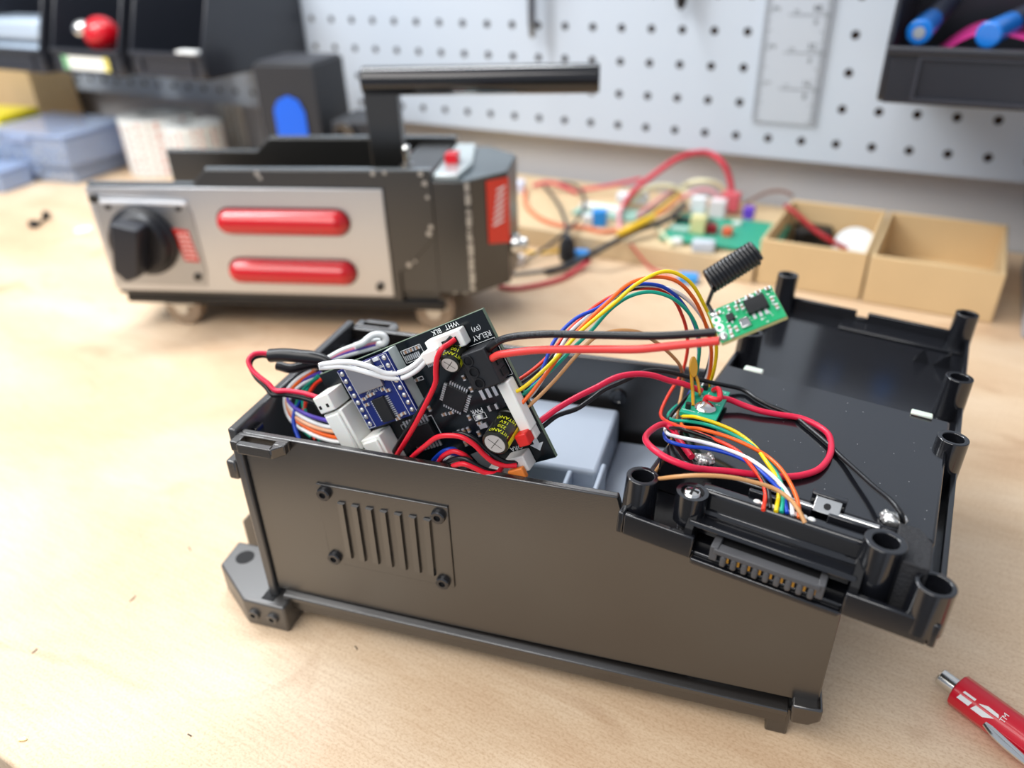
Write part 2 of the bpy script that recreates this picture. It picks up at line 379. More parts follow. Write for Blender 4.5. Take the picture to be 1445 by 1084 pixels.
# ------------------------------------------------------------------ boxes and rolls at the back left
_p = at_y(440, 85, -112)
BF = yaw_frame((_p[0], _p[1], 0), 14)
o = thing('black_box', BF((-30, 30, 0)), 'tall matte black box with a blue sticker beside the left bins', 'box')
MB(BF).box(-60, 0, 0, 60, 0.2, 125, top=1).build('case', mat('charcoal', '#2b2c30', 0.6), o, bevel=1.5)
MB(BF).box(-57, -3, 3, 57, 125, 127).build('lid', mat('charcoal_lid', '#35363b', 0.5), o, bevel=1)
MB(BF).prism([(-44, 50), (-14, 50), (-14, 86), (-19, 96), (-29, 100), (-39, 96), (-44, 88)], -1.2, 0, axis=1).build('blue_sticker', mat('sticker_blue', '#1663e0', 0.4), o)
BF = yaw_frame((-72, -108, 0), 14)
o = thing('small_camera_box', BF((-20, 25, 0)), 'low black box with a round lens between the tall black box and the device handle', 'box')
MB(BF).box(-44, 2, 0, 50, 0.2, 82).build('case', mat('charcoal', '', 0), o, bevel=2)
MB(BF).lathe((-30, 0, 72), (0, -1, 0), [(0, 9), (5, 9), (5, 7), (4, 4)], 20).build('lens', mat('lens_black', '#15161a', 0.1, coat=1), o)

CLEAR = mat('clear_blue_plastic', '#bdd0f0', 0.1, trans=0.5, spec=0.5, alpha=1.0)
BITS = mat('small_bits', '#c9ccd0', 0.3, 0.6)
def clear_box(corner, deg, wd, dp, z0, z1, label, bits=6, seed=1):
    f = yaw_frame((corner[0], corner[1], 0), deg); rnd = random.Random(seed)
    o = thing('clear_case', f((-wd/2, dp/2, z0)), label, 'case')
    MB(f).box(-wd, 0, 0, dp, z0+0.2, z1-3.2).build('body', CLEAR, o, bevel=2)
    MB(f).box(-wd-1, 1, -1, dp+1, z1-3, z1).build('lid', CLEAR, o, bevel=1)
    MB(f).box(-wd*0.62, -wd*0.38, -3, -1, z1-9, z1-1).build('latch', CLEAR, o, bevel=0.8)
    b = MB(f)
    for k in range(bits*5):
        x, y, z = rnd.uniform(-wd+5, -5), rnd.uniform(-0.6, -0.2), rnd.uniform(z0+3, z0+(z1-z0)*0.55); b.box(x, x+rnd.uniform(1.5, 4), y, y+0.5, z, z+rnd.uniform(1.5, 3.5))
    c = b.build('contents', BITS, o); c['kind'] = 'stuff'
    return o
clear_box((-441, -160), 10, 118, 92, 0, 17, 'clear blue case at the bottom of the stack behind the loose screws', seed=2)
clear_box((-438, -164), 7, 124, 96, 17, 50, 'deep clear blue case topmost in the stack by the white rolls', seed=3)
clear_box((-482, -214), 14, 120, 40, 0, 22, 'low clear case in front of the stack at the left edge', seed=4)
clear_box((-572, -150), 10, 110, 80, 0, 44, 'clear case under the yellow packet at the left edge', seed=5)
f = yaw_frame((-575, -150, 0), 10)
tag(MB(f).box(-100, 0, 4, 60, 44.2, 56).build('yellow_packet', mat('packet_yellow', '#f2dc1e', 0.4), base=f((-50, 30, 44)), bevel=2), 'bright yellow packet on a clear case at the left edge', 'packet')
o = kraft_box(-860, -640, -60, -4, 90, 'brown cardboard tray standing at the back behind the clear cases')

ROLLW = mat('label_roll_white', '#e9ecea', 0.5)
def roll(cx, cy, z0, r, h, label, cols, seed):
    o = thing('label_roll', (cx, cy, z0), label, 'roll')
    MB().ring((cx, cy, z0+0.2), (0, 0, 1), h, r, r*0.45, 40).build('paper', ROLLW, o, bevel=0.8)
    rnd = random.Random(seed); b = [MB() for _ in cols]
    for k in range(26):
        t = k*2*math.pi/26; i = k % len(cols); z = z0+4
        while z < z0+h-6:
            hh = rnd.uniform(3, 8); a0, a1 = t-0.045, t+0.045; rr = r+0.25
            b[i].add([(cx+rr*math.cos(a0), cy+rr*math.sin(a0), z), (cx+rr*math.cos(a1), cy+rr*math.sin(a1), z), (cx+rr*math.cos(a1), cy+rr*math.sin(a1), z+hh), (cx+rr*math.cos(a0), cy+rr*math.sin(a0), z+hh)], [(0, 1, 2, 3)]); z += hh+rnd.uniform(2, 4)
    for q, c in zip(b, cols): q.build('printed_marks', mat('mark_'+c, '#'+c, 0.6), o)
    return o
def roll_at(px, py, r, top, *a):
    p = at_z(px, py); c = (p[0], p[1]); h = at_y(px, top, p[1])[2]
    roll(c[0], c[1], 0, r, h, *a)
roll_at(240, 238, 40, 163, 'tall white label roll with pinkish print at the left end of the rolls', ('d8b2ac', 'cfc9c4', 'd9a79f'), 3)
roll_at(287, 246, 30, 176, 'white label roll with red and grey print in front of the other rolls', ('d39a9a', 'aebcc0', 'c9b3b0'), 4)
roll_at(345, 206, 24, 140, 'white and tan striped roll half hidden beside the black box', ('b9ab8c', '8f9a98', 'd8d6cc'), 5)

# ------------------------------------------------------------------ small things on the bench
o = thing('black_screw', (-354, -256, 0), 'two joined small black screws on the bench left of the steel panel', 'screw')
p = at_z(48, 318, 2); q = at_z(64, 308, 2)
MB().cyl(p, (0.3, 0, 1), 3, 4.5, n=12).build('head', DARK, o)
MB().cyl(q, (0.2, 0.5, 1), 6, 3.4, n=12).build('head', DARK, o)
MB().sweep([p+(0, 0, 0.5), (p+q)/2+(0, 0, -1), q+(0, 0, 0.5)], 1.3).build('shank', DARK, o)
p = at_z(118, 326, 0)
tag(MB().lathe((p[0], p[1], 0.1), (0, 0, 1), [(0, 7), (1.6, 7)], 14).build('paper_chip', SILK, base=p), 'small white chip on the bench beside the steel-panelled device', 'chip')
p = at_z(32, 1044, 0)
b = MB(); b.prism([(p[0]-1.6, p[1]-0.4), (p[0]-0.5, p[1]-1.0), (p[0]+1.5, p[1]+0.1), (p[0]+1.2, p[1]+0.9), (p[0]-0.6, p[1]+0.7)], 0.05, 0.5)
tag(b.build('foil_fleck', mat('foil_gold', '#efe0a0', 0.15, 1.0), base=p), 'tiny shiny gold fleck near the front edge of the bench', 'fleck')
SC_M = mat('scuff', '#54463a', 0.8)
for i, (x, y, dx, dy, lab) in enumerate(((45, 922, 7, -6, 'thin dark scratch above the gold fleck'), (266, 772, 3, 5, 'short dark scuff left of the octagonal foot'), (183, 849, 8, -8, 'faint slanting scratch on the open bench at the left'), (501, 912, 3, 5, 'dark fleck on the bench in the shadow of the vented box'), (265, 1036, 5, 3, 'small dark scuff near the bottom of the bench'))):
    a, c = at_z(x, y, 0.1), at_z(x+dx, y+dy, 0.1)
    tag(MB().sweep([a, (a+c)/2+(0.2, 0, 0), c], 0.22, 6, 3).build('scuff', SC_M, base=a), lab, 'scuff')

# pen
PR = mat('pen_red', '#d0122c', 0.3, coat=0.3)
pa, pb = at_z(1351, 973, 5.8), at_z(1470, 1060, 5.8); d = (pb-pa); d[2] = 0; d /= np.linalg.norm(d); nrm = np.array([-d[1], d[0], 0])
PF = Frame((pa[0], pa[1], 5.7), d, nrm, (0, 0, 1))
o = thing('red_pen', PF((30, 0, -5.7)), 'red pen with white lettering and a steel clip at the lower right', 'pen')
hexp = [(5.6*math.cos(math.radians(a)), 5.6*math.sin(math.radians(a))) for a in range(15, 375, 30)]
MB(PF).prism(hexp, 0, 120, axis=0).build('barrel', PR, o, bevel=0.5)
MB(PF).lathe((-6, 0, 0.4), (1, 0, 0), [(0, 2.4), (0.5, 2.9), (5.5, 2.9), (6, 2.4)], 20).build('push_button', CHROME, o)
b = MB(PF); s2 = math.sqrt(.5)
def onfacet(x, y, q=0.06): # facet tilted 45 deg towards the viewer
    r = 5.42+q; return (x, -r*s2*1.0+y*s2, r*s2+y*s2)
def quad_facet(b, pts, q=0.06): b.add([onfacet(x, y, q) for x, y in pts], [tuple(range(len(pts)))])
quad_facet(b, [(2.2, -2.0), (6.0, -2.0), (6.8, 1.2), (3.0, 1.2)]); quad_facet(b, [(6.8, -2.2), (10.6, -2.2), (14.2, 0.2), (13.6, 1.4), (10.2, 1.6), (8.0, 0.6)])
b.text('TM', 2.2, onfacet(15.2, 1.6), (0, s2, s2), (-1, 0, 0), 0.05)
b.text('®', 2.4, (40, -0.6, 5.5), (1, 0, 0), (0, 1, 0), 0.05)
b.add([(38+9*(1-math.cos(t)), -2.3+1.7*math.sin(t), 5.5) for t in np.linspace(0, math.pi, 12)]+[(56, -3.6, 5.05), (41, -3.6, 5.05)], [tuple(range(14))])
b.build('lettering', SILK, o)
MB(PF).sweep([(12, -5.0, 0.2), (16, -6.5, 0.0), (24, -7.0, -0.4), (75, -6.8, -0.4)], 1.0, raw=False).sweep([(12, -4.9, 1.0), (20, -6.2, 0.9), (27, -6.9, 0.2)], 0.7, raw=False).build('clip', CHROME, o)

# ------------------------------------------------------------------ open equipment case (the near black box)
F = yaw_frame(at_z(408, 893, 0), 12.0)
case = thing('equipment_case', F((85, 45, 0)), 'open black plastic case with a ribbed vent plate, full of wires and boards', 'case')
prof = [(-5, 15.5), (181, 18.0), (181, 56), (119.5, 77.3), (117.8, 83.8), (-5, 84.4)]
MB(F).prism(prof, 6, 8.4, axis=1).build('front_panel', PLASTIC, case, bevel=0.5)
MB(F).prism([(-5, 8), (181, 8), (181, 56), (137, 71.5), (135, 84), (-5, 84.4)], 83, 85.4, axis=1).build('back_panel', PLASTIC, case, bevel=0.5)
MB(F).box(-8.4, -5.2, 4.6, 86.6, 12.2, 86).build('end_panel', mat('end_plastic_sheen', '#3b3b3c', 0.24, spec=1.0), case, bevel=0.6)  # black panel greyed to imitate the reflection along its rim
MB(F).box(178.6, 181, 8.6, 82.8, 10, 55.8).build('end_panel', PLASTIC, case, bevel=0.4)
MB(F).box(-5, 178.4, 8.6, 82.8, 8, 10.4).build('bottom_panel', PLASTIC, case)
MB(F).prism([(6, 15.6), (3.6, 14.6), (3.6, 12.6), (5, 12.4), (5, 7.2), (9, 7.2), (9, 15.6)][::-1], -2, 173, axis=0).build('base_rail', PLASTIC, case, bevel=0.35)
MB(F).box(-2, 173, 82, 88, 6.6, 15).build('base_rail', PLASTIC, case, bevel=0.35)
MB(F).prism([(173.5, 19), (182.2, 19.4), (182.2, 14.4), (179, 11.6), (174, 11.2)], 2.6, 14, axis=1).build('corner_block', PLASTIC, case, bevel=0.7)
MB(F).box(167.8, 174.4, 6.6, 14, 0, 12.4).build('foot', PLASTIC, case, bevel=0.6)
MB(F).box(168.5, 175, 74, 82, 0, 13).build('foot', PLASTIC, case, bevel=0.6)
def corner_tab(sg, b0):
    m = MB(F); g = lambda v: b0+sg*v
    def q(x0, x1, y0, y1): m.box(x0, x1, min(g(y0), g(y1)), max(g(y0), g(y1)), 81, 84.6)
    q(-5, 13.5, 0, 1.4); q(-5, -2, 1.4, 5.6); q(9.5, 13.5, 1.4, 3.6); q(-2, 10.5, 4.2, 6.6)
    m.prism([(9.5, g(3.6)), (13.5, g(3.2)), (10.5, g(6.6)), (9.5, g(6.6))][::sg], 81, 84.6)
    m.build('corner_tab', PLASTIC, case, bevel=0.3)
corner_tab(-1, 6.0); corner_tab(1, 85.4)
# vent plate
vp = MB(F).box(20.2, 65.8, 5.3, 6.1, 35.4, 69.3).build('vent_plate', PLASTIC, case, bevel=0.25)
b = MB(F)
for i in range(7):
    a0 = 27.0+5.0*i
    b.add([(a0, 5.35, 39.6), (a0+2.7, 5.35, 39.6), (a0+3.0, 5.35, 63.4), (a0+0.3, 5.35, 63.4), (a0+0.2, 4.5, 40.0), (a0+2.3, 4.2, 40.0), (a0+2.6, 4.2, 63.2), (a0+0.5, 4.5, 63.2)], [(4, 5, 6, 7), (0, 1, 5, 4), (1, 2, 6, 5), (2, 3, 7, 6), (3, 0, 4, 7)])
b.build('louvres', PLASTIC, vp)
SCREW = mat('black_screw_metal', '#4a4a4c', 0.22, 0.8)
def socket_screw(fr, o, ax, r, par, nm='screw', m=SCREW):
    s = MB(fr).lathe(o, ax, [(0, r), (0.5*r, r*0.95), (0.62*r, r*0.8), (0.62*r, r*0.45), (0.2*r, r*0.42)], 18).build(nm, m, par)
    a = np.asarray(ax, float); MB(fr).cyl(np.asarray(o)+a*(0.22*r), ax, 0.1*r, r*0.43, n=6).build('socket', DARK, s)
for a_, c_ in ((23.0, 66.0), (62.6, 65.4), (22.4, 38.2), (62.0, 37.4)): socket_screw(F, (a_, 5.3, c_), (0, -1, 0), 2.5, vp)
# octagonal corner bracket, front left, and its twin at the back
BRK = mat('bracket_plastic', '#383634', 0.36, spec=1.0, ior=1.6, bump=0.08, bscale=900)
plan = [(-37, 27), (-36.2, 13.5), (-17, 0), (0, 0), (0, 10.5), (-5.2, 10.5), (-8.6, 10.5), (-8.6, 27)]
br = MB(F).prism(plan, 0, 12.3).build('corner_bracket', BRK, case, bevel=0.9)
MB(F).cyl((-29, 19.5, 12.1), (0, 0, 1), 0.3, 3.6).build('hole', DARK, br)
MB(F).box(-10.5, -5.5, 2.2, 8.4, 12.1, 12.45).build('hole', DARK, br)
for a_ in (-13.2, -5.4): socket_screw(F, (a_, 0.1, 6.1), (0, -1, 0), 2.3, br, m=BRK)
MB(F).prism([(-38.5, 0), (-38.5, 17), (-34, 22), (-8.6, 22), (-8.6, 0)], 33, 46, axis=1).build('axle_block', BRK, case, bevel=0.8)
MB(F).prism([(x, 90-y) for x, y in plan[::-1]], 0, 12.3).build('corner_bracket', BRK, case, bevel=0.9)
MB(F).box(-12.2, -8.4, 4.2, 10, 65.5, 73).build('side_nub', PLASTIC, case, bevel=0.8)
# inside
GREY = mat('grey_plastic', '#a3adbb', 0.35, bump=0.1, bscale=250)
gr = MB(F).box(44, 105.5, 38.5, 79, 14, 66).build('battery_compartment', GREY, case, bevel=1.6, seg=3)
MB(F).box(105.5, 134, 14, 79, 10.5, 52).build('shelf', GREY, gr, bevel=1.2)
MB(F).box(95.5, 97.3, 25, 38.5, 40, 65.6).box(105.6, 107.4, 25, 45, 40, 65.6).box(97.3, 105.6, 25, 27, 40, 62).box(97.3, 105.6, 27, 38.4, 54, 57).build('latch_pocket', GREY, gr, bevel=0.7)
MB(F).box(113.5, 116.5, 46, 62, 52, 53.2).build('raised_bar', GREY, gr, bevel=0.4)
MB(F).lathe((104, 83, 68.8), (0, -1, 0), [(0, 3.4), (1.2, 3.2), (1.4, 1.9), (1.0, 1.6)], 20).build('wall_boss', PLASTIC_G, case)
MB(F).box(-5.2, -3.2, 12, 16, 70, 82).box(-5.2, -3.2, 70, 74, 70, 82).box(-5, 6, 80.5, 83, 72, 80).build('inner_rib', PLASTIC_G, case, bevel=0.3)

# ------------------------------------------------------------------ cover tray (upturned lid laid across the case)
def tilt(y, t1, t2):
    y, t1, t2 = map(math.radians, (y, t1, t2))
    u = np.array([math.cos(y)*math.cos(t1), math.sin(y)*math.cos(t1), -math.sin(t1)]); v0 = np.array([-math.sin(y), math.cos(y), 0]); v0 -= u*(u@v0); v0 /= np.linalg.norm(v0)
    n = np.cross(u, v0); v = v0*math.cos(t2)+n*math.sin(t2); return u, v, np.cross(u, v)
T = Frame(CAM+ray(872, 722)*210.0, *tilt(-0.259, 2.313, -3.457))
TX, TY = 79.7, 189.9
tray = thing('cover_tray', T((40, 95, -7)), 'upturned black plastic lid with hollow screw posts lying across the open case', 'lid')
sh = MB(T).box(0.1, TX-0.1, 1.6, TY-0.1, -7, -5.2)
sh.box(TX-1.8, TX, 0, TY, -6.9, 0).box(0, 1.8, 0, TY, -6.9, 0).box(1.8, 35, TY-1.8, TY, -6.9, 0).box(39.6, TX-1.8, TY-1.8, TY, -6.9, 0).box(35, 39.6, TY-1.8, TY, -6.9, -2.6).box(30, TX-1.8, TY-14, TY-1.8, -5.2, -4.0)
sh.box(1.8, 21.2, 0, 1.8, -6.9, 0).box(58.8, TX-1.8, 0, 1.8, -6.9, 0).box(21.2, 58.8, -0.4, 1.8, -8.0, -6.2)
sh.build('shell', PLASTIC_G, tray, bevel=0.45)
MB(T).box(3, 75, 22, 90, -5.2, 7).build('raised_panel', PLASTIC_G, tray, bevel=0.8)
def post(s, t, h, r=4.4, ri=3.0, r0=None):
    MB(T).lathe((s, t, -5.2), (0, 0, 1), [(0, (r0 or r)*1.06), (h+5.2, r), (h+5.2, ri), (h-1.5, ri*0.96)], 28).build('screw_post', PLASTIC_G, tray, bevel=0.25)
post(3.4, 7, 9); post(63.8, 8.6, 12.2, 4.9, 3.1); post(76.0, 4.4, 8.0, 4.6, 3.4); post(75.8, 74, 10); post(75.6, 119.5, 10); post(75.7, 185, 10); post(4.0, 183, 12); post(4, 121, 8)
ps = MB(T).lathe((17.2, 7.2, -5), (0, 0, 1), [(0, 2.0), (4.6, 2.1), (5.2, 4.2), (14, 4.2), (14, 3.1), (12.8, 3.0)], 26).build('screw_post', PLASTIC_G, tray)
sc = MB(T).lathe((17.2, 7.2, 7.9), (0, 0, 1), [(0, 2.6), (0.4, 2.6), (1.2, 2.0), (1.5, 0.8)], 20).build('screw', CHROME, ps)
MB(T).box(15.5, 18.9, 6.9, 7.5, 9.2, 9.5).box(16.9, 17.5, 5.5, 8.9, 9.2, 9.5).build('cross_slot', DARK, sc)
b = MB(T)
for k in range(6): b.lathe((17.2, 7.2, -4.6+0.75*k), (0, 0, 1), [(0, 2.0), (0.35, 2.5), (0.7, 2.0)], 18)
b.build('thread', SCREW, ps)
# connector bay in the front edge
MB(T).prism([(14.2, -4), (14.2, 8.2), (13, 9), (10.2, 9), (9.6, 8.2), (9.6, 3.4), (8.2, 2.4), (2.4, 3.6), (2.0, 2.0), (8, -0.6), (8, -4)], 18.8, 60.2, axis=0).build('connector_bar', PLASTIC_G, tray, bevel=0.35)
MB(T).prism([(0.4, -5.2), (14.2, -5.2), (14.2, 8.6), (9.0, 9.0), (1.2, 1.6)], 18.2, 20.2, axis=0).build('bay_cheek', mat('cheek_black', '#121214', 0.6, spec=0.3), tray)
MB(T).prism([(0.4, -5.2), (14.2, -5.2), (14.2, 8.6), (9.0, 9.0), (1.2, 1.6)], 59.2, 61.2, axis=0).build('bay_cheek', mat('cheek_black', '#121214', 0.6, spec=0.3), tray)
MB(T).box(30, 46, 14.3, 15.6, 6, 10.2).box(50, 60, 14.3, 15.6, 6, 10.2).build('bar_lug', PLASTIC_G, tray, bevel=0.3)
cn = MB(T).box(27, 53.2, -2.0, 1.2, -0.9, 0.6).box(26, 28, -1.6, 4, -3.4, 0.9).box(52.4, 54.2, -1.6, 4, -3.4, 0.9).build('battery_connector', mat('connector_grey', '#4a4a4c', 0.4), tray, bevel=0.25)
MB(T).box(28, 52.4, 1.6, 5.0, -5, -0.2).build('connector_body', DARK, cn)
for k in range(9):
    s0 = 28.9+2.72*k
    MB(T).box(s0, s0+1.5, -1.9, 0.6, -4.3, -0.9, top=None).build('blade', mat('connector_grey', '', 0), cn, bevel=0.5)
    MB(T).box(s0+1.55, s0+2.1, -0.9, 1.2, -3.2, -0.9).build('contact', GOLD, cn)
for k in range(8):
    s0 = 33.0+1.95*k
    MB(T).ball((s0, 12.0, 9.0), 0.85, 6, (1.2, 0.9, 0.6)).build('solder_pad', WHITE, tray)
cl = MB(T).prism([(16.6, 8.6), (19.9, 11.2), (20.2, 10.8), (16.9, 8.2)], 46, 52.4, axis=0).build('metal_clip', CHROME, tray, bevel=0.15)
MB(T).cyl((49.2, 18.2, 9.9), (0, -0.62, 0.78), 0.12, 0.9, n=14).build('hole', DARK, cl)
MB(T).box(44.8, 53.4, 20.2, 22.5, 5, 11.6).build('clip_block', PLASTIC_G, tray, bevel=0.4)
MB(T).cyl((40.5, 18.8, 8.0), (1, 0, 0), 21.5, 0.85, n=12).build('metal_rod', CHROME, tray)
MB(T).prism([(66.2, 6.5), (74.2, 6.5), (74.2, 17), (71, 22), (66.2, 22)], -5, 9.6).build('textured_pad', mat('textured_black', '#2b2b2d', 0.6, bump=0.8, bscale=900), tray, bevel=0.4)
def blob(fr, o, r, nm, par, seed, sq=(1.3, 1, 0.6)):
    b = MB(fr); b.ball(o, r, 8, sq); rnd = random.Random(seed)
    for _ in range(14):
        t = rnd.uniform(0, 6.28); b.ball((o[0]+math.cos(t)*r*1.1, o[1]+math.sin(t)*r*0.8, o[2]+rnd.uniform(-.2, .4)*r), r*rnd.uniform(.2, .45), 5)
    return b.build(nm, TIN, par)
blob(T, (14.6, 26.2, 7.4), 2.2, 'solder_joint', tray, 1, (1.5, 0.9, 0.6)); blob(T, (64.6, 24.8, 7.8), 2.4, 'solder_joint', tray, 2, (1.2, 1, 0.8))
LAT = mat('milky_latch', '#cfd8cc', 0.25, sss=0.2)
MB(T).box(9.2, 15.8, 90.2, 93.4, 4.6, 7.2).build('latch', LAT, tray, bevel=0.6)
MB(T).box(63.4, 69.8, 87.6, 90.6, 7.0, 8.0).build('latch', LAT, tray, bevel=0.4)
MB(T).prism([(61, -5.2), (66.8, -5.2), (63.9, 1.2)], 160, 161.5, axis=1).prism([(68.3, -5.2), (74.5, -5.2), (73.4, 1.2)], 160, 161.5, axis=1).build('gusset', PLASTIC_G, tray)
rnd = random.Random(7); b = MB(T)
for _ in range(38):
    s, t = rnd.uniform(22, 73), rnd.uniform(28, 88); r = rnd.uniform(0.05, 0.11); b.prism([(s, t), (s+r*rnd.uniform(1, 3), t+r*rnd.uniform(-1, 1)), (s+r, t+r*1.3), (s-r*.4, t+r)], 7.02, 7.06)
o = b.build('dust_specks', SILK, tray); o['kind'] = 'stuff'

# ------------------------------------------------------------------ main control board, standing tilted in the case
BOARD = Frame((212.01583, -488.08472, 104.46122), (0.87112, 0.13303, 0.47272), (-0.47819, 0.01066, 0.87819), (0.11179, -0.99106, 0.07289))
HB = -6.0                                        # height of the printed face below the plug-in module
pcb = thing('control_board', BOARD((20, -46, -7)), 'black circuit board standing tilted in the open case, crowded with parts', 'circuit board')
BK = mat('pcb_black', '#0a1216', 0.22, spec=0.5); CHIP = mat('chip_black', '#16171a', 0.4); PIN = mat('pin_metal', '#e4e6e8', 0.4, 0.8)
bd_ = MB(BOARD).box(-14.5, 52, -47.2, 1.5, HB-0.3, HB).build('board', BK, pcb)
MB(BOARD).box(-14.56, 52.06, -47.26, 1.56, HB-1.6, HB-0.3).build('core', mat('pcb_core', '#6d7f6c', 0.5), bd_)
# plug-in module
mod = MB(BOARD).box(-1.6, 19.4, -19.5, 1.4, -1.2, -0.2).build('sound_module', mat('pcb_blue', '#0c2069', 0.3), pcb, bevel=0.1)
for u in (0, 17.78):
    MB(BOARD).box(u-1.25, u+1.25, -19.2, 1.3, HB, -1.2).build('header_strip', mat('header_pale', '#b9c3c0', 0.45) if u else CHIP, pcb)
    for k in range(8): MB(BOARD).ball((u, -2.54*k, -0.15), 0.85, 7, (1, 1, 0.75)).build('solder_pin', TIN, mod)
sd = MB(BOARD).box(2.6, 13.2, -7.6, 1.2, -0.2, 1.1).build('card_slot', mat('slot_metal', '#a9a7aa', 0.35, 0.8), mod, bevel=0.3)
MB(BOARD).box(13.9, 15.6, -6.4, -3.6, -0.2, 0.5).box(13.6, 15.9, 0.0, 1.2, -0.2, 0.3).build('small_part', PIN, mod, bevel=0.1)
def ic(fr, par, u0, u1, v0, v1, h, th, pu, pitch, side, nm='chip'):
    c = MB(fr).box(u0, u1, v0, v1, h+0.1, h+th).build(nm, CHIP, par, bevel=0.15); b = MB(fr)
    if side == 'u':
        n = int((v1-v0-0.3)/pitch)
        for k in range(n):
            v = v0+0.3+(k+0.5)*(v1-v0-0.6)/n
            for s, uu in ((-1, u0), (1, u1)): b.box(min(uu, uu+s*pu), max(uu, uu+s*pu), v-pitch*.27, v+pitch*.27, h, h+0.35)
    else:
        n = int((u1-u0-0.3)/pitch)
        for k in range(n):
            u = u0+0.3+(k+0.5)*(u1-u0-0.6)/n
            for s, vv in ((-1, v0), (1, v1)): b.box(u-pitch*.27, u+pitch*.27, min(vv, vv+s*pu), max(vv, vv+s*pu), h, h+0.35)
    b.build('pins', PIN, c); return c
ic(BOARD, mod, 6.2, 10.9, -18.6, -10.6, -0.2, 1.4, 1.3, 0.66, 'u')
CAPC = mat('ceramic_part', '#9a7a62', 0.5)
def smd(fr, par, u, v, h, l=1.6, w_=0.85, along='u', m=None, nm='small_part'):
    a, c = (l/2, w_/2) if along == 'u' else (w_/2, l/2)
    b = MB(fr).box(u-a, u+a, v-c, v+c, h, h+0.55).build(nm, m or CAPC, par)
    e = MB(fr)
    if along == 'u': e.box(u-a-.1, u-a*0.55, v-c-.05, v+c+.05, h, h+0.6).box(u+a*0.55, u+a+.1, v-c-.05, v+c+.05, h, h+0.6)
    else: e.box(u-a-.05, u+a+.05, v-c-.1, v-c*0.55, h, h+0.6).box(u-a-.05, u+a+.05, v+c*0.55, v+c+.1, h, h+0.6)
    e.build('terminals', PIN, b)
for u, v in ((3.2, -9.6), (3.1, -11.6), (5.4, -9.2), (7.2, -9.0), (11.8, -8.8), (13.3, -9.6), (12.6, -18.2), (11.4, -19.0), (14.4, -18.0)): smd(BOARD, mod, u, v, -0.2)
b = MB(BOARD); b.box(1.5, 1.62, -19.2, 1.2, -.2, -.12).box(15.9, 16.02, -19.2, 1.2, -.2, -.12).box(19.0, 19.12, -19.2, 1.2, -.2, -.12).box(15.9, 19.1, 1.0, 1.12, -.2, -.12).box(-1.3, 1.6, -19.2, -19.08, -.2, -.12).box(-1.4, -1.28, -19.2, 1.2, -.2, -.12)
b.text('MP3-TF-16P', 1.5, (8.6, -8.2, -0.16), (-1, 0, 0), (0, -1, 0), 0.04); b.text('MINI', 1.4, (14.9, -2.0, -0.16), (-1, 0, 0), (0, -1, 0), 0.04)
b.build('lettering', SILK, mod)
# capacitors
def capacitor(u, v, r, h, d, txt):
    ax = np.array(d, float); ax /= np.linalg.norm(ax); o = np.array((u, v, HB))
    c = MB(BOARD).lathe(o, ax, [(0, r*0.96), (0.4, r), (1.3, r), (1.6, r*0.93), (2.0, r), (h-0.4, r), (h, r*0.86), (h-0.15, r*0.8)], 30).build('capacitor', mat('cap_black', '#17180f', 0.3), pcb)
    MB(BOARD).cyl(o+ax*(h-0.2), ax, 0.12, r*0.79, n=26).build('cap_top', mat('cap_alu', '#b9c0cc', 0.35, 0.7), c)
    a, e1, e2 = MB(BOARD).frame_of(ax); top = o+ax*(h-0.06)
    b = MB(BOARD)
    for t in (0.5, 0.5+math.pi/2):
        p, q = e1*math.cos(t)+e2*math.sin(t), -e1*math.sin(t)+e2*math.cos(t); b.add([top+p*r*.6+q*.1, top-p*r*.6+q*.1, top-p*r*.6-q*.1, top+p*r*.6-q*.1], [(0, 1, 2, 3)])
    b.build('score_cross', DARK, c)
    # yellow stripe on the right and yellow lettering towards the viewer
    rt = np.array((1.0, -0.1, 0)); rt -= ax*(rt@ax); rt /= np.linalg.norm(rt); up = np.cross(ax, rt)
    st = MB(BOARD); vs = []; R_ = r+0.05
    for k in range(9):
        t = -0.72+k*0.075
        for z in (2.2, h-0.6): vs.append(o+ax*z+(rt*math.cos(t)+up*math.sin(t))*R_)
    st.add(vs, [(2*k, 2*k+1, 2*k+3, 2*k+2) for k in range(8)]); YL = mat('cap_yellow', '#d9e02a', 0.4); st.build('yellow_stripe', YL, c)
    tx = MB(BOARD)
    for i, line in enumerate(txt):
        gv, gf = glyphs(line, 'CENTER'); sz = 1.75; z0 = h-1.8-i*1.9
        if True:
            P = []
            for x, y, _ in gv:
                t = 0.92+(x*sz)/R_; P.append(o+ax*(z0+y*sz)+(rt*math.cos(t)+up*math.sin(t))*(R_+0.02))
            tx.add(P, gf)
    tx.build('lettering', YL, c)
capacitor(39.9, -6.0, 3.15, 8.4, (-0.10, -0.32, 1), ('HITANO', '100', '16V'))
capacitor(44.2, -31.6, 4.0, 12.0, (-0.09, -0.17, 1), ('HITANO', '220', '16V', 'HITANO'))
# screw terminal
tb = MB(BOARD).box(43.0, 51.2, -18.6, -7.4, HB, 1.0).box(40.4, 43.0, -18.6, -7.4, HB, -1.0).build('terminal_block', mat('terminal_black', '#1d1f23', 0.5), pcb, bevel=0.35)
for k in range(3):
    v = -9.4-3.55*k
    s = MB(BOARD).ring((44.9, v, 0.9), (0, 0, 1), 0.5, 1.65, 1.3, 22, floor=0.1).build('screw_well', CHIP, tb)
    MB(BOARD).lathe((44.9, v, 0.5), (0, 0, 1), [(0, 1.25), (0.35, 1.2), (0.45, 0.9)], 18).build('screw', mat('well_screw', '#77828a', 0.3, 1.0), s)
    MB(BOARD).box(51.1, 51.5, v-1.1, v+1.1, HB+1, HB+4.2).build('wire_hole', DARK, tb)
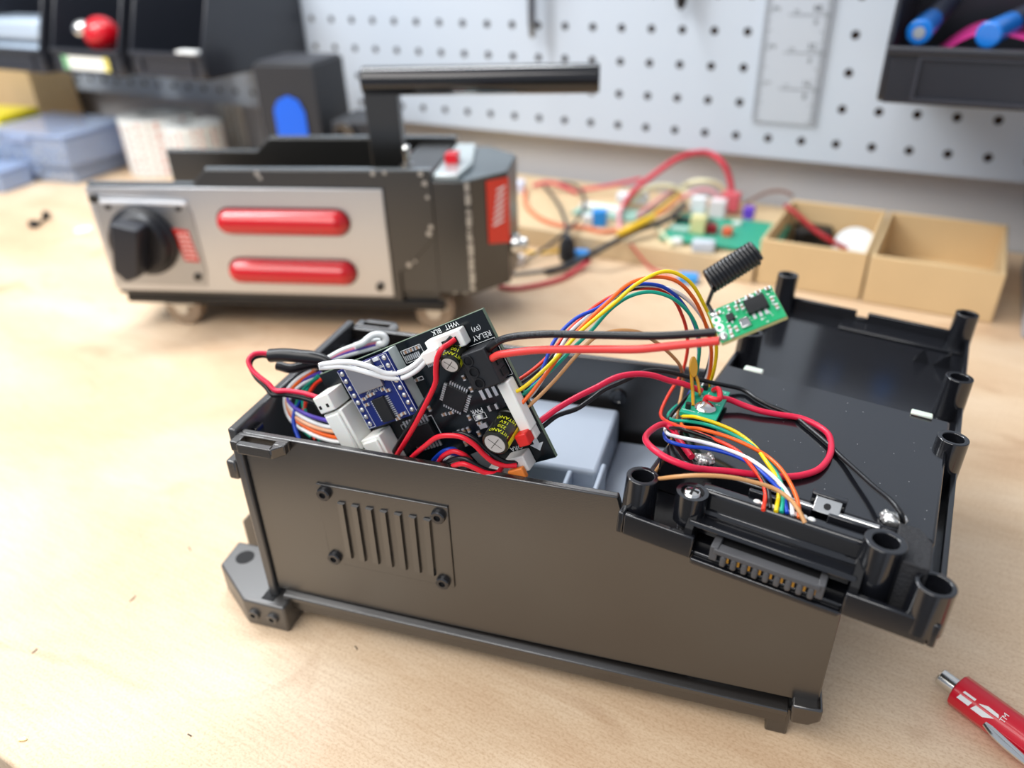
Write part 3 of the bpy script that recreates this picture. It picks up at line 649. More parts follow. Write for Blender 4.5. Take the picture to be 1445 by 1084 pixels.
# microcontroller, turned 45 degrees
c45 = math.sqrt(.5)
def turned(u, v): return Frame(BOARD((u, v, HB)), *(np.array([[c45, c45, 0], [-c45, c45, 0], [0, 0, 1]]) @ BOARD.m))
MF = turned(30.0, -20.2)
mcu = MB(MF).box(-3.5, 3.5, -3.5, 3.5, 0.1, 1.1).build('microcontroller', CHIP, pcb, bevel=0.15)
b = MB(MF)
for k in range(8):
    x = -2.8+0.8*k
    for a0, a1 in ((-4.7, -3.5), (3.5, 4.7)): b.box(x-.22, x+.22, a0, a1, 0, 0.45).box(a0, a1, x-.22, x+.22, 0, 0.45)
b.build('pins', PIN, mcu)
ic(BOARD, pcb, 6.6, 17.4, -31.0, -24.4, HB, 1.9, 2.3, 1.27, 'v')
# three tabs, coil parts, small parts
b = MB(BOARD)
for k in range(3): b.box(38.6+2.3*k, 39.9+2.3*k, -23.6, -20.4, HB, HB+0.5)
b.build('metal_tabs', PIN, pcb, bevel=0.15)
for u, v, al in ((36.2, -15.2, 'v'), (36.6, -19.2, 'v'), (19.3, -20.8, 'v'), (23.4, -24.0, 'u'), (26.0, -24.2, 'u'), (31.2, -27.4, 'v'), (25.2, -31.0, 'v'), (27.0, -31.0, 'v'), (28.8, -31.0, 'v'), (31.6, -33.2, 'v'), (25.4, -35.0, 'v'), (27.2, -35.0, 'v'), (20.4, -11.0, 'u'), (21.6, -1.8, 'u'), (23.8, -1.8, 'u'), (26.2, -1.8, 'u'), (33.6, -30.2, 'u')): smd(BOARD, pcb, u, v, HB, along=al)
smd(BOARD, pcb, 34.6, -28.2, HB, 2.4, 1.2, 'u', WHITE, 'power_light')
smd(BOARD, pcb, 40.6, -26.6, HB, 3.2, 1.6, 'u', CHIP); smd(BOARD, pcb, 34.4, -31.2, HB, 2.6, 1.4, 'u', PIN)
b = MB(BOARD)
for k in range(8): b.box(20.2+0.75*k, 20.6+0.75*k, -4.6, -2.9, HB, HB+0.3)
for k in range(7): b.box(26.4+0.6*k, 26.7+0.6*k, -8.6, -7.4, HB, HB+0.3)
b.build('test_pads', PIN, pcb)
b = MB(BOARD).prism([(25.0, -39.0), (31.4, -38.4), (30.8, -46.0), (28.0, -45.0), (26.0, -42.2)], HB, HB+0.15); b.build('heat_pad', mat('pad_grey', '#8f959b', 0.4, 0.5), pcb)
# white sockets
def socket(u0, u1, v0, v1, top, m=WHITE, nm='white_connector', slots=None):
    c = MB(BOARD).box(u0, u1, v0, v1, HB, top).build(nm, m, pcb, bevel=0.4)
    if slots: MB(BOARD).box(*slots).build('slot', DARK, c)
    return c
c = socket(-14.2, -6.4, -24.6, -9.8, 1.5)
MB(BOARD).box(-13.2, -7.4, -23.8, -10.4, 1.5, 2.6).build('plug', WHITE, c, bevel=0.5)
c = socket(-14.0, -7.4, -9.2, -3.4, 2.4)
MB(BOARD).box(-13.2, -12.2, -7.6, -6.4, 2.3, 2.5).box(-10, -9, -7.6, -6.4, 2.3, 2.5).box(-12.2, -9.4, -9.3, -9.0, -1, 1.6).build('slot', DARK, c)
MB(BOARD).box(-16.4, -13.4, -8.8, -5.2, -4.4, 0.6).build('plug', CHIP, c, bevel=0.3)
c = socket(-6.0, 1.8, -33.5, -21.8, 1.2)
MB(BOARD).box(-5.2, 1.0, -32.6, -22.6, 1.2, 2.2).build('plug', WHITE, c, bevel=0.5)
c = socket(31.6, 44.4, -5.8, -0.6, -2.4)
MB(BOARD).box(37.4, 42.6, -4.9, -2.2, -2.4, -2.0).build('slot', DARK, c)
MB(BOARD).box(30.6, 36.4, -6.6, -2.8, -2.2, 0.6).build('plug', WHITE, c, bevel=0.5)
socket(47.8, 51.6, -35.4, -19.4, -1.6)
c = socket(46.4, 51.4, -38.6, -34.4, -2.4, mat('pale_housing', '#dcd9d4', 0.45))
MB(BOARD).box(47.2, 51.0, -38.4, -34.6, -2.4, 1.6).build('red_plug', mat('plug_red', '#d3231f', 0.4), c, bevel=0.4)
c = socket(38.6, 45.4, -47.0, -41.8, -0.6, mat('pale_housing', '', 0))
MB(BOARD).box(39.4, 44.6, -48.2, -44.6, -0.4, 1.6).build('orange_plug', mat('plug_orange', '#d9792f', 0.4), c, bevel=0.4)
socket(30.6, 37, -47.0, -43.6, -0.6, mat('pale_housing', '', 0)); socket(14, 20, -46, -36.4, -1.0)
b = MB(BOARD); L_ = dict(ex=(-1, 0, 0), ey=(0, -1, 0))
for t, s, u, v in (('RELAY', 2.3, 48.2, -5.4), ('(5V)', 1.9, 47.6, -2.9), ('WHT', 2.1, 40.6, 0.6), ('BLK', 2.1, 34.8, 0.5), ('PWR', 2.0, 34.6, -26.2), ('ORA', 2.1, 41.2, -41.0), ('+', 2.2, 49.8, -6.0)): b.text(t, s, (u, v, HB+0.03), extrude=0.03, **L_)
b.prism([(47.4, -38.6), (49.2, -38.6), (49.2, -41.4), (50.6, -41.4), (48.3, -43.8), (46.0, -41.4), (47.4, -41.4)], HB, HB+0.06)
def frame_line(u0, u1, v0, v1, t=0.15): b.box(u0, u1, v0, v0+t, HB, HB+.05).box(u0, u1, v1-t, v1, HB, HB+.05).box(u0, u0+t, v0, v1, HB, HB+.05).box(u1-t, u1, v0, v1, HB, HB+.05)
frame_line(40, 51.8, -19, -7); frame_line(19.6, 27.4, -5.2, -1.0); frame_line(5.6, 18.6, -31, -23); frame_line(32.4, 36.9, -29.2, -27.2); frame_line(20.2, 22.6, -11.6, -10.4)
b.build('lettering', SILK, pcb)

# ------------------------------------------------------------------ small green power board on the lid
GREEN = mat('pcb_green', '#12a383', 0.35)
pw = thing('power_board', T((6.5, 53, 9)), 'small green board with an upright amber fuse disc on top of the upturned lid', 'circuit board')
SB = Frame(T((1.3, 42.8, 9.2)), *(np.array([[1, 0.06, 0], [-0.06, 1, 0], [0, 0, 1]]) @ T.m))
MB(SB).box(0, 11.2, 0, 20, 0, 1.4).build('board', GREEN, pw, bevel=0.1)
b = MB(SB).lathe((6.6, 5.4, 1.4), (0, 0, 1), [(0, 3.2), (0.5, 3.3), (1.4, 2.6), (1.9, 1.2)], 22); b.build('screw', CHROME, pw)
for x, y in ((0.8, 3.2), (2.6, 17.8)): MB(SB).cyl((x+1, y, 1.4), (0, 0, 1), 1.8, 0.9, n=12).build('black_pin', CHIP, pw)
AMB = mat('fuse_amber', '#c08a12', 0.2, coat=0.5)
lg = SB.plane(978, 573, 2, 1.4); l2 = SB.plane(987, 558, 2, 1.4); tp = (lg+l2)/2+UP*11.5*0.9
fz = Frame((lg+l2)/2, RT, FW, UP)
h0 = np.linalg.norm(px_ := (lg-l2))
fuse = MB(fz).prism([(math.cos(t)*1.25*(1-.12*math.sin(t))-1.0, 10.6+math.sin(t)*3.3) for t in np.linspace(0, 2*math.pi, 26)[:-1]], -1.0, 0.6, axis=1).build('fuse_disc', AMB, pw, bevel=0.4, seg=3)
MB().sweep([fz((-1.5, 0, 8.4)), fz((-1.3, 0, 5.0)), fz((-1.1, 0, 2.5)), lg], 0.55).sweep([fz((-0.4, 0, 8.4)), fz((0.5, 0, 6.0)), fz((1.1, 0, 2.5)), l2], 0.5).build('fuse_legs', AMB, fuse)
b = MB(SB); b.text('2A', 2.0, (4.4, 12.4, 1.42), (1, 0, 0), (0, 1, 0), 0.04); b.text('BATT', 1.4, (8.6, 18.4, 1.42), (1, 0, 0), (0, 1, 0), 0.04); b.text('B+', 1.4, (9.6, 9.6, 1.42), (1, 0, 0), (0, 1, 0), 0.04)
b.box(0.4, 4.4, 1.8, 1.95, 1.4, 1.45).box(5.2, 5.35, 1.8, 16.5, 1.4, 1.45).build('lettering', SILK, pw)

# ------------------------------------------------------------------ receiver board with coil aerial
rc = at_d(1053, 443, 186.0)
ex = (84*RT+36*UP-24*FW)/94.5; ey = (-9*RT+47*UP+39*FW)/61.8; nz = np.cross(ex, ey); nz /= np.linalg.norm(nz)
RF = Frame(rc, ex*1.05, ey*1.3, nz)
rx = thing('receiver_board', RF((0, 0, 0)), 'tiny green radio board with black coil aerial held up by two thick cables', 'circuit board')
MB(RF).box(-7.6, 7.6, -4.0, 4.0, -1.2, 0).build('board', mat('pcb_green_bright', '#17a268', 0.35), rx, bevel=0.08)
ic(RF, rx, 0.4, 5.2, -0.9, 2.3, 0, 1.4, 1.2, 1.27, 'v')
ic(RF, rx, -4.4, -2.6, -0.4, 1.2, 0, 0.9, 0.5, 0.8, 'v')
MB(RF).box(-2.2, 0.0, -3.2, -1.0, 0, 0.9).build('crystal', CHROME, rx, bevel=0.2)
for u, v, a_ in ((-4.6, -1.9, 'v'), (-3.3, -2.6, 'v'), (-4.8, -3.4, 'v'), (-1.4, 1.9, 'v'), (-3.0, 2.6, 'v'), (-0.6, 3.2, 'u'), (2.0, 3.4, 'u'), (4.4, 3.5, 'u'), (6.6, 3.4, 'u'), (6.4, 0.6, 'v'), (6.6, -1.4, 'v'), (-5.6, 2.6, 'u'), (-0.2, 1.6, 'v')): smd(RF, rx, u, v, 0, 1.1, 0.6, a_)
b = MB(RF)
for v in (-2.8, -0.6, 1.4): b.lathe((-6.6, v, 0), (0, 0, 1), [(0.02, 1.0), (0.06, 1.0), (0.06, 0.5), (0.02, 0.5)], 18, True)
for q in range(46):
    u, v = rnd.uniform(-7.2, 7.2), rnd.uniform(-3.8, 3.8); b.box(u, u+rnd.uniform(.15, .7), v, v+rnd.uniform(.1, .3), 0.02, 0.05)
b.build('ring_pads', SILK, rx)
MB(RF).box(-7.65, 7.65, -4.05, 4.05, -1.25, -0.3).build('core', mat('core_yellow', '#c9c58a', 0.5), rx)
MB(RF).ball((-6.6, -3.0, 0.2), 0.9, 8, (1, 1, .7)).ball((-6.7, 3.0, 0.2), 0.8, 8, (1, 1, .7)).build('solder_pin', TIN, rx)
c0, c1 = at_d(1000, 398, 186), at_d(1067, 356, 183); ax = (c1-c0); Lc = np.linalg.norm(ax); ax /= Lc; u_ = np.cross(ax, FW); u_ /= np.linalg.norm(u_); v_ = np.cross(ax, u_)
turns = 14; path = [RF((-6.7, 3.0, 0.6)), RF((-6.9, 5.2, 1.2))]
ph0 = 2.4
for k in range(turns*14+1):
    t = ph0+2*math.pi*k/14; path.append(c0+ax*(Lc*k/(turns*14.0))+(u_*math.cos(t)+v_*math.sin(t))*2.62)
MB().sweep(path, 0.52, 8, 0).build('coil_aerial', mat('aerial_black', '#101013', 0.3, spec=0.8), rx, sharp=80)

# ------------------------------------------------------------------ the second device behind: black box on castors with a steel panel
G = yaw_frame(at_z(262, 460, 0), 22.0)
dev = thing('panelled_device', G((85, 42, 0)), 'long black handled device on castors with a steel side panel and two red lenses', 'device')
PAINT = mat('worn_black_paint', '#191816', 0.3, spec=0.85, ior=1.55, bump=0.1, bscale=500)
WORN = mat('worn_edge_metal', '#b9b7b2', 0.4, 0.8)
LP = [(-40, 30), (172, 30), (172, 103.6), (38, 103.6), (28, 94.5), (-40, 94.5)]
MB(G).prism([(-40, 22), (150, 22), (150, 41), (154, 43), (174, 64), (174, 103.4), (38, 103.4), (28, 94.6), (-40, 94.6)], 0.8, 4.4, axis=1).build('side_wall', PAINT, dev, bevel=0.6)
MB(G).prism([(-31, 22), (174, 22), (174, 103.4), (45, 103.4), (35, 94.6), (-31, 94.6)], 79, 83, axis=1).build('side_wall', PAINT, dev, bevel=0.6)
MB(G).box(150, 173, 4.4, 79, 98.6, 100.4).build('rear_deck', PAINT, dev, bevel=0.4)
EDG = mat('edge_sheen_grey', '#9aa1a5', 0.22, 0.75)  # black rims coloured light grey to imitate their glossy highlight
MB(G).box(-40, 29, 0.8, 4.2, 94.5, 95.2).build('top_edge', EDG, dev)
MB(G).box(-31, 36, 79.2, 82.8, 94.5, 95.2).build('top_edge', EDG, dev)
MB(G).box(-37, 172, 4.4, 79, 22, 26).build('floor_panel', PAINT, dev)
MB(G).box(-36, 176, 0.5, 82, 16, 21.8).build('chassis', mat('chassis_black', '#131314', 0.4), dev, bevel=0.6)
MB(G).box(38, 174, 1.0, 4.2, 103.4, 104.2).build('top_edge', mat('edge_sheen_grey', '#4a4d50', 0.18, 0.3), dev)
MB(G).box(46, 174, 79.2, 82.8, 103.4, 104.2).build('top_edge', mat('edge_sheen_grey', '', 0), dev)
# end block: eight-sided
blk = [(150, 2), (195, 2), (215, 22), (216, 61), (196, 81), (150, 81)]
MB(G).prism(blk, 27, 97).build('end_block', PAINT, dev, bevel=0.8)
MB(G).box(171, 173.6, 1.4, 79, 27, 99).build('divider', PAINT, dev)
b = MB(G); rnd = random.Random(5)
for z in np.arange(30, 96, 1.3):
    if rnd.random() < 0.8: b.box(193.6-rnd.uniform(0, 0.8), 195.2+rnd.uniform(0.2, 1.0), 1.6, 2.4+rnd.uniform(0, 1.2), z, z+1.3)
for x in np.arange(176, 195, 1.1):
    if rnd.random() < 0.35: b.box(x, x+1, 1.8, 2.1, 27, 27.3+rnd.uniform(0.3, 1.6))
b.build('paint_chips', WORN, dev)
b = MB(G)
for x, z, s in ((70, 101, 2.6), (71.5, 98.5, 2), (140, 101.5, 2.4), (147, 102, 2), (170, 96, 2.6), (171, 88, 2), (171.5, 70, 2.5), (170, 66, 2.8), (156, 46, 2.6), (160, 48.5, 1.5), (168, 101.5, 2.6)): b.prism([(x-s*.6, z-s*.3), (x+s*.5, z-s*.5), (x+s*.6, z+s*.5), (x-s*.3, z+s*.7)], 0.6, 0.8, axis=1)
b.build('paint_chips', WORN, dev)
# steel panel
sp = MB(G).box(-41, 145, -0.9, 0.7, 25.5, 93).build('steel_panel', STEEL, dev, bevel=0.4)
MB(G).prism([(-38, 29.5), (23.0, 29.5), (25.2, 40), (24.6, 78), (21, 86), (-38, 88)], -1.5, -0.9, axis=1).build('control_plate', mat('plate_steel', '#a9abae', 0.38, 1.0, aniso=(30, 30, 900)), sp, bevel=0.25)
MB(G).prism([(-33, 82.9), (22.6, 82.3), (23.6, 83.6), (22.6, 85), (-33, 85.8)], -2.8, -1.5, axis=1).build('light_bar', mat('bar_white', '#e6e9ee', 0.15, spec=0.6), sp, bevel=0.6)
for a_, c_, r_ in ((-36.6, 86, 2.8), (-29, 80.8, 1.8), (16.8, 80.4, 1.8), (18.4, 36.0, 2.6), (137.0, 32.2, 2.6)): socket_screw(G, (a_, -1.4, c_), (0, -1, 0), r_, sp, m=mat('panel_screw', '#4b4844', 0.3, 0.8))
# knob
KN = mat('knob_black', '#1b1c21', 0.35)
kb = MB(G).lathe((-11, -1.5, 59.5), (0, -1, 0), [(0, 22), (2.5, 22), (4, 20), (9, 18.6), (10, 17.4)], 40).build('dial_knob', KN, sp, bevel=0.4)
ca, sa = math.cos(math.radians(-104)), math.sin(math.radians(-104))
KF = Frame(G((-11, -1.5, 59.5)), *(np.array([[ca, 0, sa], [0, 1, 0], [-sa, 0, ca]]) @ G.m))
MB(KF).prism([(-17, -8.5), (14, -8), (19.5, 0), (14, 8), (-17, 8.5)], -23, -9.5, axis=1).build('grip', mat('knob_grip', '#20232b', 0.3), kb, bevel=1.6, seg=3)
MB(G).prism([(-19, 36.5), (-16, 42), (-22, 42)], -3, -1.5, axis=1).build('pointer', KN, sp)
lb = MB(G).prism([(9.5, 67.8), (19.6, 66.6), (22.2, 46.0), (12.6, 46.6)], -1.9, -1.5, axis=1).build('red_label', mat('label_red', '#c8281f', 0.45), sp)
b = MB(G)
for i in range(6):
    z = 64.4-3*i
    for k in range(3): b.box(12.2+2.5*k+i*.35, 14.2+2.5*k+i*.35, -2.05, -1.9, z-1.3+0.5*(k % 2), z+0.4)
b.build('lettering', mat('label_print', '#f0c9c2', 0.5), lb)
LENS = mat('lens_red', '#c4000f', 0.14, spec=0.6, coat=0.5)
def lens(x0, x1, zc, r=7.6):
    b = MB(G); n = 14; m = 8; vs = []; fs = []; loop = []
    for k in range(n+1): t = math.pi/2+math.pi*k/n; loop.append((x0+r, zc, math.cos(t), math.sin(t)))
    for k in range(n+1): t = -math.pi/2+math.pi*k/n; loop.append((x1-r, zc, math.cos(t), math.sin(t)))
    N = len(loop)
    for j in range(m+1):
        p = math.pi/2*j/m; rr = r*math.cos(p); h = 8.5*math.sin(p)
        for cx, cz, c, s in loop: vs.append((cx+rr*c, -1.2-h, cz+rr*s))
    for j in range(m):
        for i in range(N): q = (i+1) % N; fs.append((j*N+i, j*N+q, (j+1)*N+q, (j+1)*N+i))
    b.add(vs, fs); o = b.build('red_lens', LENS, sp, sharp=75)
    q = MB(G).prism([(x0+r*(1+1.14*math.cos(t)*1) if False else (x0+r+1.13*r*math.cos(t)), zc+1.13*r*math.sin(t)) for t in np.linspace(math.pi/2, 1.5*math.pi, 12)]+[(x1-r+1.13*r*math.cos(t), zc+1.13*r*math.sin(t)) for t in np.linspace(-math.pi/2, math.pi/2, 12)], -1.3, -0.8, axis=1)
    q.build('gasket', mat('gasket_dark', '#3a1214', 0.5), o)
lens(40.5, 122.6, 72.8); lens(41.2, 122.6, 41.0)
# castors
WH = mat('castor_clear', '#b09a82', 0.25, trans=0.3, spec=0.6)
def castor(a_, b_, nm='castor'):
    c = MB(G).cyl((a_, b_-5, 12.4), (0, 1, 0), 10, 12.3, n=36).build(nm, WH, dev, bevel=1.5)
    MB(G).cyl((a_, b_-5.8, 12.4), (0, 1, 0), 11.6, 4.5, n=24).build('hub', CHROME, c)
    MB(G).box(a_-9, a_+9, b_-6.5, b_+6.5, 14.5, 16).prism([(a_-6, 16), (a_+6, 16), (a_+3, 10), (a_-3, 10)], b_-7, b_-5.4, axis=1).prism([(a_-6, 16), (a_+6, 16), (a_+3, 10), (a_-3, 10)], b_+5.4, b_+7, axis=1).build('fork', mat('fork_metal', '#c9c6bf', 0.3, 0.9), c)
for a_, b_ in ((0, 7), (0, 72), (168, 10), (168, 72)): castor(a_, b_)
# handle, switch, button
hp = MB(G).prism([(130, 60), (150, 60), (149, 143), (147, 147), (128.6, 147), (129, 100)], 36, 45, axis=1).build('handle_post', PAINT, dev, bevel=0.6)
MB(G).lathe((128.5, 40.5, 145.5), (1, 0.02, 0.0), [(0, 7.6), (0.8, 8.2), (137.8, 8.2), (138.8, 7.4)], 28).build('handle_bar', mat('handle_gloss', '#141417', 0.14, coat=0.4), hp)
MB(G).lathe((157, 17, 100.4), (0, 0, 1), [(0, 3), (3, 3), (3, 1.6), (9, 1.9), (12, 2.6), (13.5, 1.6)], 16).build('toggle_switch', CHROME, dev)
MB(G).prism([(174, 2.5), (194.6, 2.5), (214.4, 22.4), (215.4, 60.6), (195.6, 80.6), (174, 80.6)], 96.9, 97.6).build('top_sheen', mat('block_sheen_grey', '#6f787b', 0.25, 0.7), dev)  # added sheet, its grey stands for the reflection on the black block top
bt = MB(G).prism([(174.5, 4), (189, 4), (193, 30), (187, 78), (174.5, 78)], 97.6, 100.4).build('top_plate', mat('plate_grey', '#c9d2d2', 0.25, 0.5), dev, bevel=0.6)
MB(G).box(177, 184.5, 27, 37, 100.4, 106).build('red_button', mat('button_red', '#e30d22', 0.25), bt, bevel=0.5)
# sticker on the chamfered end face
cf = Frame(G((195, 2, 27)), *(np.array([[c45, c45, 0], [-c45, c45, 0], [0, 0, 1]]) @ G.m))
st = MB(cf).prism([(12.5, 30), (28.4, 27), (28.4, 67.5), (12.5, 68)], -0.9, -0.3, axis=1).build('red_sticker', mat('sticker_red', '#d83a28', 0.4), dev)
b = MB(cf)
for i in range(7):
    z = 40+3.4*i; b.prism([(16+i*.6, z), (24+i*.3, z+1.5), (24+i*.3, z+2.7), (16+i*.6, z+1.4)], -1.05, -0.9, axis=1)
b.build('white_marks', SILK, st)
MB(G).lathe((216, 30, 50), (1, 0, 0), [(0, 7), (4, 7), (5, 4.5), (9, 4.2), (9.6, 3)], 20).build('silver_knob', CHROME, dev, bevel=0.3)

# ------------------------------------------------------------------ wires of the open case
W = {k: mat('wire_'+k, c, 0.33, spec=0.5) for k, c in dict(red='#d8172c', crimson='#dd1f45', salmon='#e2413c', black='#121316', grey='#6b6e75', white='#eceeee', yellow='#f2cf08', green='#067a62', teal='#0aa287', blue='#0b3fb5', orange='#f0661f', redorange='#ee3d22', tan='#c9945f', brown='#a2703c', purple='#5a46b4', peach='#efb28c', pink='#f0889b').items()}
def D3(pts): return [at_d(x, y, d) for x, y, d in pts]
def ramp_d(pts, d0, d1, mid=None):
    n = len(pts)-1; L = [0]
    for i in range(n): L.append(L[-1]+math.dist(pts[i], pts[i+1]))
    out = []
    for (x, y), l in zip(pts, L):
        t = l/L[-1]; d = d0+(d1-d0)*t
        if mid is not None: d += 4*t*(1-t)*(mid-(d0+d1)/2)
        out.append(at_d(x, y, d))
    return out
def on_lid(pts): return [T.plane(x, y, 2, h) for x, y, h in pts]

wire('power_cable', 'thick black cable from the screw terminal to the radio board', W['black'], D3([(688, 494, 216), (697, 486, 213.5), (712, 478, 211), (760, 472, 206), (850, 473, 199), (930, 474, 192), (1010, 469, 186.5)]), 1.05, 'cable', n=14)
wire('power_cable', 'thick red cable from the screw terminal to the radio board, under the black one', W['salmon'], D3([(694, 506, 215.5), (703, 501, 213), (714, 499, 211), (760, 494, 206), (850, 493, 199), (900, 493, 194), (950, 488, 190), (1015, 481, 185.5)]), 1.05, 'cable', n=14)
def cable_print(name, pts, r, txt, size, m, start):
    P = catmull(pts, 8); L = [0.0]
    for a, c in zip(P, P[1:]): L.append(L[-1]+np.linalg.norm(c-a))
    gv, gf = glyphs(txt, 'LEFT'); vs = []
    for x, y, _ in gv:
        q = start+x*size; i = max(0, min(len(P)-2, int(np.searchsorted(L, q))-1)); t = (q-L[i])/max(L[i+1]-L[i], 1e-6)
        c = P[i]+(P[i+1]-P[i])*t; tg = P[i+1]-P[i]; tg /= np.linalg.norm(tg); up = np.cross(-FW, tg); up = up if up@UP > 0 else -up; up /= np.linalg.norm(up); fr_ = np.cross(tg, up); fr_ = fr_ if fr_@FW < 0 else -fr_
        a = (y*size)/r+0.1; vs.append(c+(up*math.sin(a)+fr_*math.cos(a))*(r+0.02))
    b = MB(); b.add(vs, gf, raw=True); return b
KP = D3([(688, 494, 216), (697, 486, 213.5), (712, 478, 211), (760, 472, 206), (850, 473, 199), (930, 474, 192), (1010, 469, 186.5)])
cab = [o for o in bpy.data.objects if o.name == 'power_cable'][0]
cable_print('lettering', KP, 1.05, 'YUAN  VDE  H05S-K  0.5mm²  300/500V', 1.35, None, 5.0).build('lettering', mat('cable_print', '#4d5056', 0.5), cab)

rib = [('redorange', 'red-orange', [(705, 544), (722, 541), (752, 522), (778, 498), (800, 470), (830, 440), (860, 420), (895, 408), (925, 408), (948, 420), (962, 444), (969, 468), (970, 495), (963, 525), (958, 534), (942, 560), (932.5, 583), (938, 593), (958, 602), (988, 612)], [(1040, 636, 13), (1062, 660, 12), (1075, 678, 11), (1080, 697, 10), (1077, 720, 9.4)]),
       ('black', 'black', [(709, 549), (722, 547), (760, 522), (790, 490), (812, 462), (850, 431), (893, 408), (922, 402), (947, 409), (972, 425), (992, 450), (1002, 475), (1002, 505), (990, 540), (965, 565), (940, 599.6)], [(963, 606, 12), (994, 616, 12), (1030, 632, 12), (1062, 658, 12), (1082, 686, 11), (1087, 718, 9.4)]),
       ('yellow', 'yellow', [(712, 555), (730, 552), (770, 520), (800, 488), (820, 467), (867, 428), (900, 400), (939, 383), (970, 395), (994, 431), (1006, 460), (1011, 490), (1008, 520), (1000, 545), (985, 568), (962, 586)], [(983, 589, 13), (1012, 598, 13), (1039, 610, 13), (1065, 630, 13), (1083, 654, 13), (1094, 671, 12), (1099, 695, 11), (1095, 722, 9.4)]),
       ('teal', 'green', [(715, 561), (735, 558), (780, 520), (812, 488), (834, 467), (862, 436), (889, 418), (917, 412), (947, 420), (970, 439), (983, 462), (987, 490), (983, 525), (973, 558), (950, 577), (943, 587), (950, 593), (973, 595)], [(1006, 602, 13), (1039, 616, 13), (1066, 633, 13), (1085, 654, 12), (1100, 676, 12), (1105, 700, 11), (1103, 723, 9.4)]),
       ('blue', 'blue', [(718, 567), (738, 560), (762, 528), (783, 480), (812, 450), (845, 434), (889, 404), (925, 402), (947, 412), (968, 435), (982, 464), (986, 500), (978, 545), (955, 580), (940, 605), (938, 616)], [(948, 624.5, 12), (969, 630, 12), (998, 633, 12), (1031, 641, 12), (1060, 655, 12), (1083, 674, 12), (1104, 697, 11), (1111, 724, 9.4)]),
       ('white', 'white', [(721, 571), (745, 562), (775, 520), (806, 467), (850, 433), (888, 406), (920, 403), (953, 411), (981, 434), (998, 464), (1003, 500), (994, 540), (970, 570), (948, 592), (939, 604), (942, 612)], [(963, 618, 13), (994, 624.5, 13), (1025, 634, 13), (1056, 647, 13), (1081, 664, 13), (1102, 684, 12), (1115, 704, 11), (1119, 727, 9.4)]),
       ('orange', 'orange', [(727, 579), (745, 560), (775, 522), (798, 490), (815, 467), (856, 428), (890, 399), (925, 391), (953, 396), (978, 420), (997, 462), (1004, 500), (998, 540), (975, 575), (962, 600)], [(990, 606, 14), (1025, 616, 14), (1056, 629, 14), (1081, 643, 13), (1102, 662, 13), (1117, 686, 12), (1126, 709, 11), (1128, 731, 9.4)]),
       ('tan', 'light brown', [(730, 585), (745, 574), (780, 540), (815, 500), (840, 476), (862, 468), (880, 466), (902, 469), (923, 481), (943, 497), (960, 517), (964, 540), (958, 575), (948, 620), (934, 652), (924, 668)], [(928, 675.5, 8), (952, 673, 13), (983, 671, 15), (1025, 673, 15), (1060, 679.6, 14), (1093, 690, 13), (1116, 706, 12), (1128, 722, 11), (1136, 738, 9.4)])]
RIB = [q[0] for q in rib]
for col, nm, up_, low in rib:
    n = len(up_); pts = []; k0 = min(range(n), key=lambda i: up_[i][1]); k1 = max(k0+1, min((i for i in range(k0, n) if up_[i][1] > 530), default=n-1))
    dl = float((T.plane(low[0][0], low[0][1], 2, low[0][2])-CAM) @ FW); off = dict(yellow=-3, orange=-1.8, teal=-0.6, tan=0.4, blue=1.6, white=2.8, black=4.0, redorange=5.2)[col]
    for i, (x, y) in enumerate(up_):
        if i <= k0: d = 224+off
        elif i <= k1: d = 224+off+(258-224-off*.4)*((y-up_[k0][1])/(up_[k1][1]-up_[k0][1]))
        else: d = 258+off*.6+(dl+3-258-off*.6)*(i-k1)/(n-k1)
        pts.append(at_d(x, y, d))
    wire('ribbon_wire', f'thin {nm} wire arching from the black board over and down to the lid connector', W[col], pts+on_lid(low), 0.56, 'wire', 'eight-colour wire bundle to the lid connector')

wire('battery_wire', 'red wire from the red plug rising to the small green board', W['crimson'], ramp_d([(737, 609), (745, 605.5), (758, 597.5), (786, 577), (814, 560.6), (841.5, 547), (869, 533), (897, 528), (921, 530), (945, 537.5), (963, 541.5), (990, 552)], 226, 247), 0.95, n=12)
wire('battery_wire', 'black wire from the red plug running far along the lid to its right corner', W['black'], ramp_d([(740, 614), (748, 611), (762, 605), (786, 587), (814, 577), (832, 565), (851, 551), (873, 541), (888, 534), (905, 526), (921, 523), (942, 525), (963, 530), (990, 537)], 226, 254)[:-1]+on_lid([(1004, 540, 12), (1019, 543, 10), (1048, 550, 8.2), (1066, 562, 8), (1085, 572, 8), (1118, 586, 7.8), (1139, 602, 7.8), (1166, 625, 7.8), (1190, 648, 8), (1211, 667, 9), (1233, 687, 10), (1258, 708, 11.5), (1271, 725, 11), (1274, 741, 8)]), 0.75, n=12)
wire('battery_wire', 'red wire looping out right of the small green board and back beneath the bundle', W['crimson'], on_lid([(1018, 562, 10.5), (1029, 564, 10), (1048, 571.6, 9), (1073, 580, 8.5), (1098, 585, 8.2), (1129, 590, 8.2), (1151.6, 599.6, 8.2), (1168, 612, 8.2), (1173, 629, 8.2), (1170, 645, 8.2), (1156, 662, 8.2), (1135, 670, 8.2), (1110, 673, 8.2), (1077, 671, 8.2), (1052, 668, 8.5), (1025, 665, 9), (998, 663, 10), (973, 659, 12), (942, 647, 13), (921, 633, 13), (911, 620, 12), (917, 609, 11), (938, 599, 9), (948, 605, 8.4), (956, 618, 8.2), (967, 633, 8.2), (976, 645, 8.2)]), 0.95, n=12)
wire('battery_wire', 'short red wire curled on top of the small green board', W['red'], on_lid([(1007, 551, 11), (1013, 549, 13), (1016, 556, 13.5), (1014, 564, 13.5), (1005, 563, 13.2), (998, 561, 12.6), (995, 566, 11)]), 0.9, n=12)

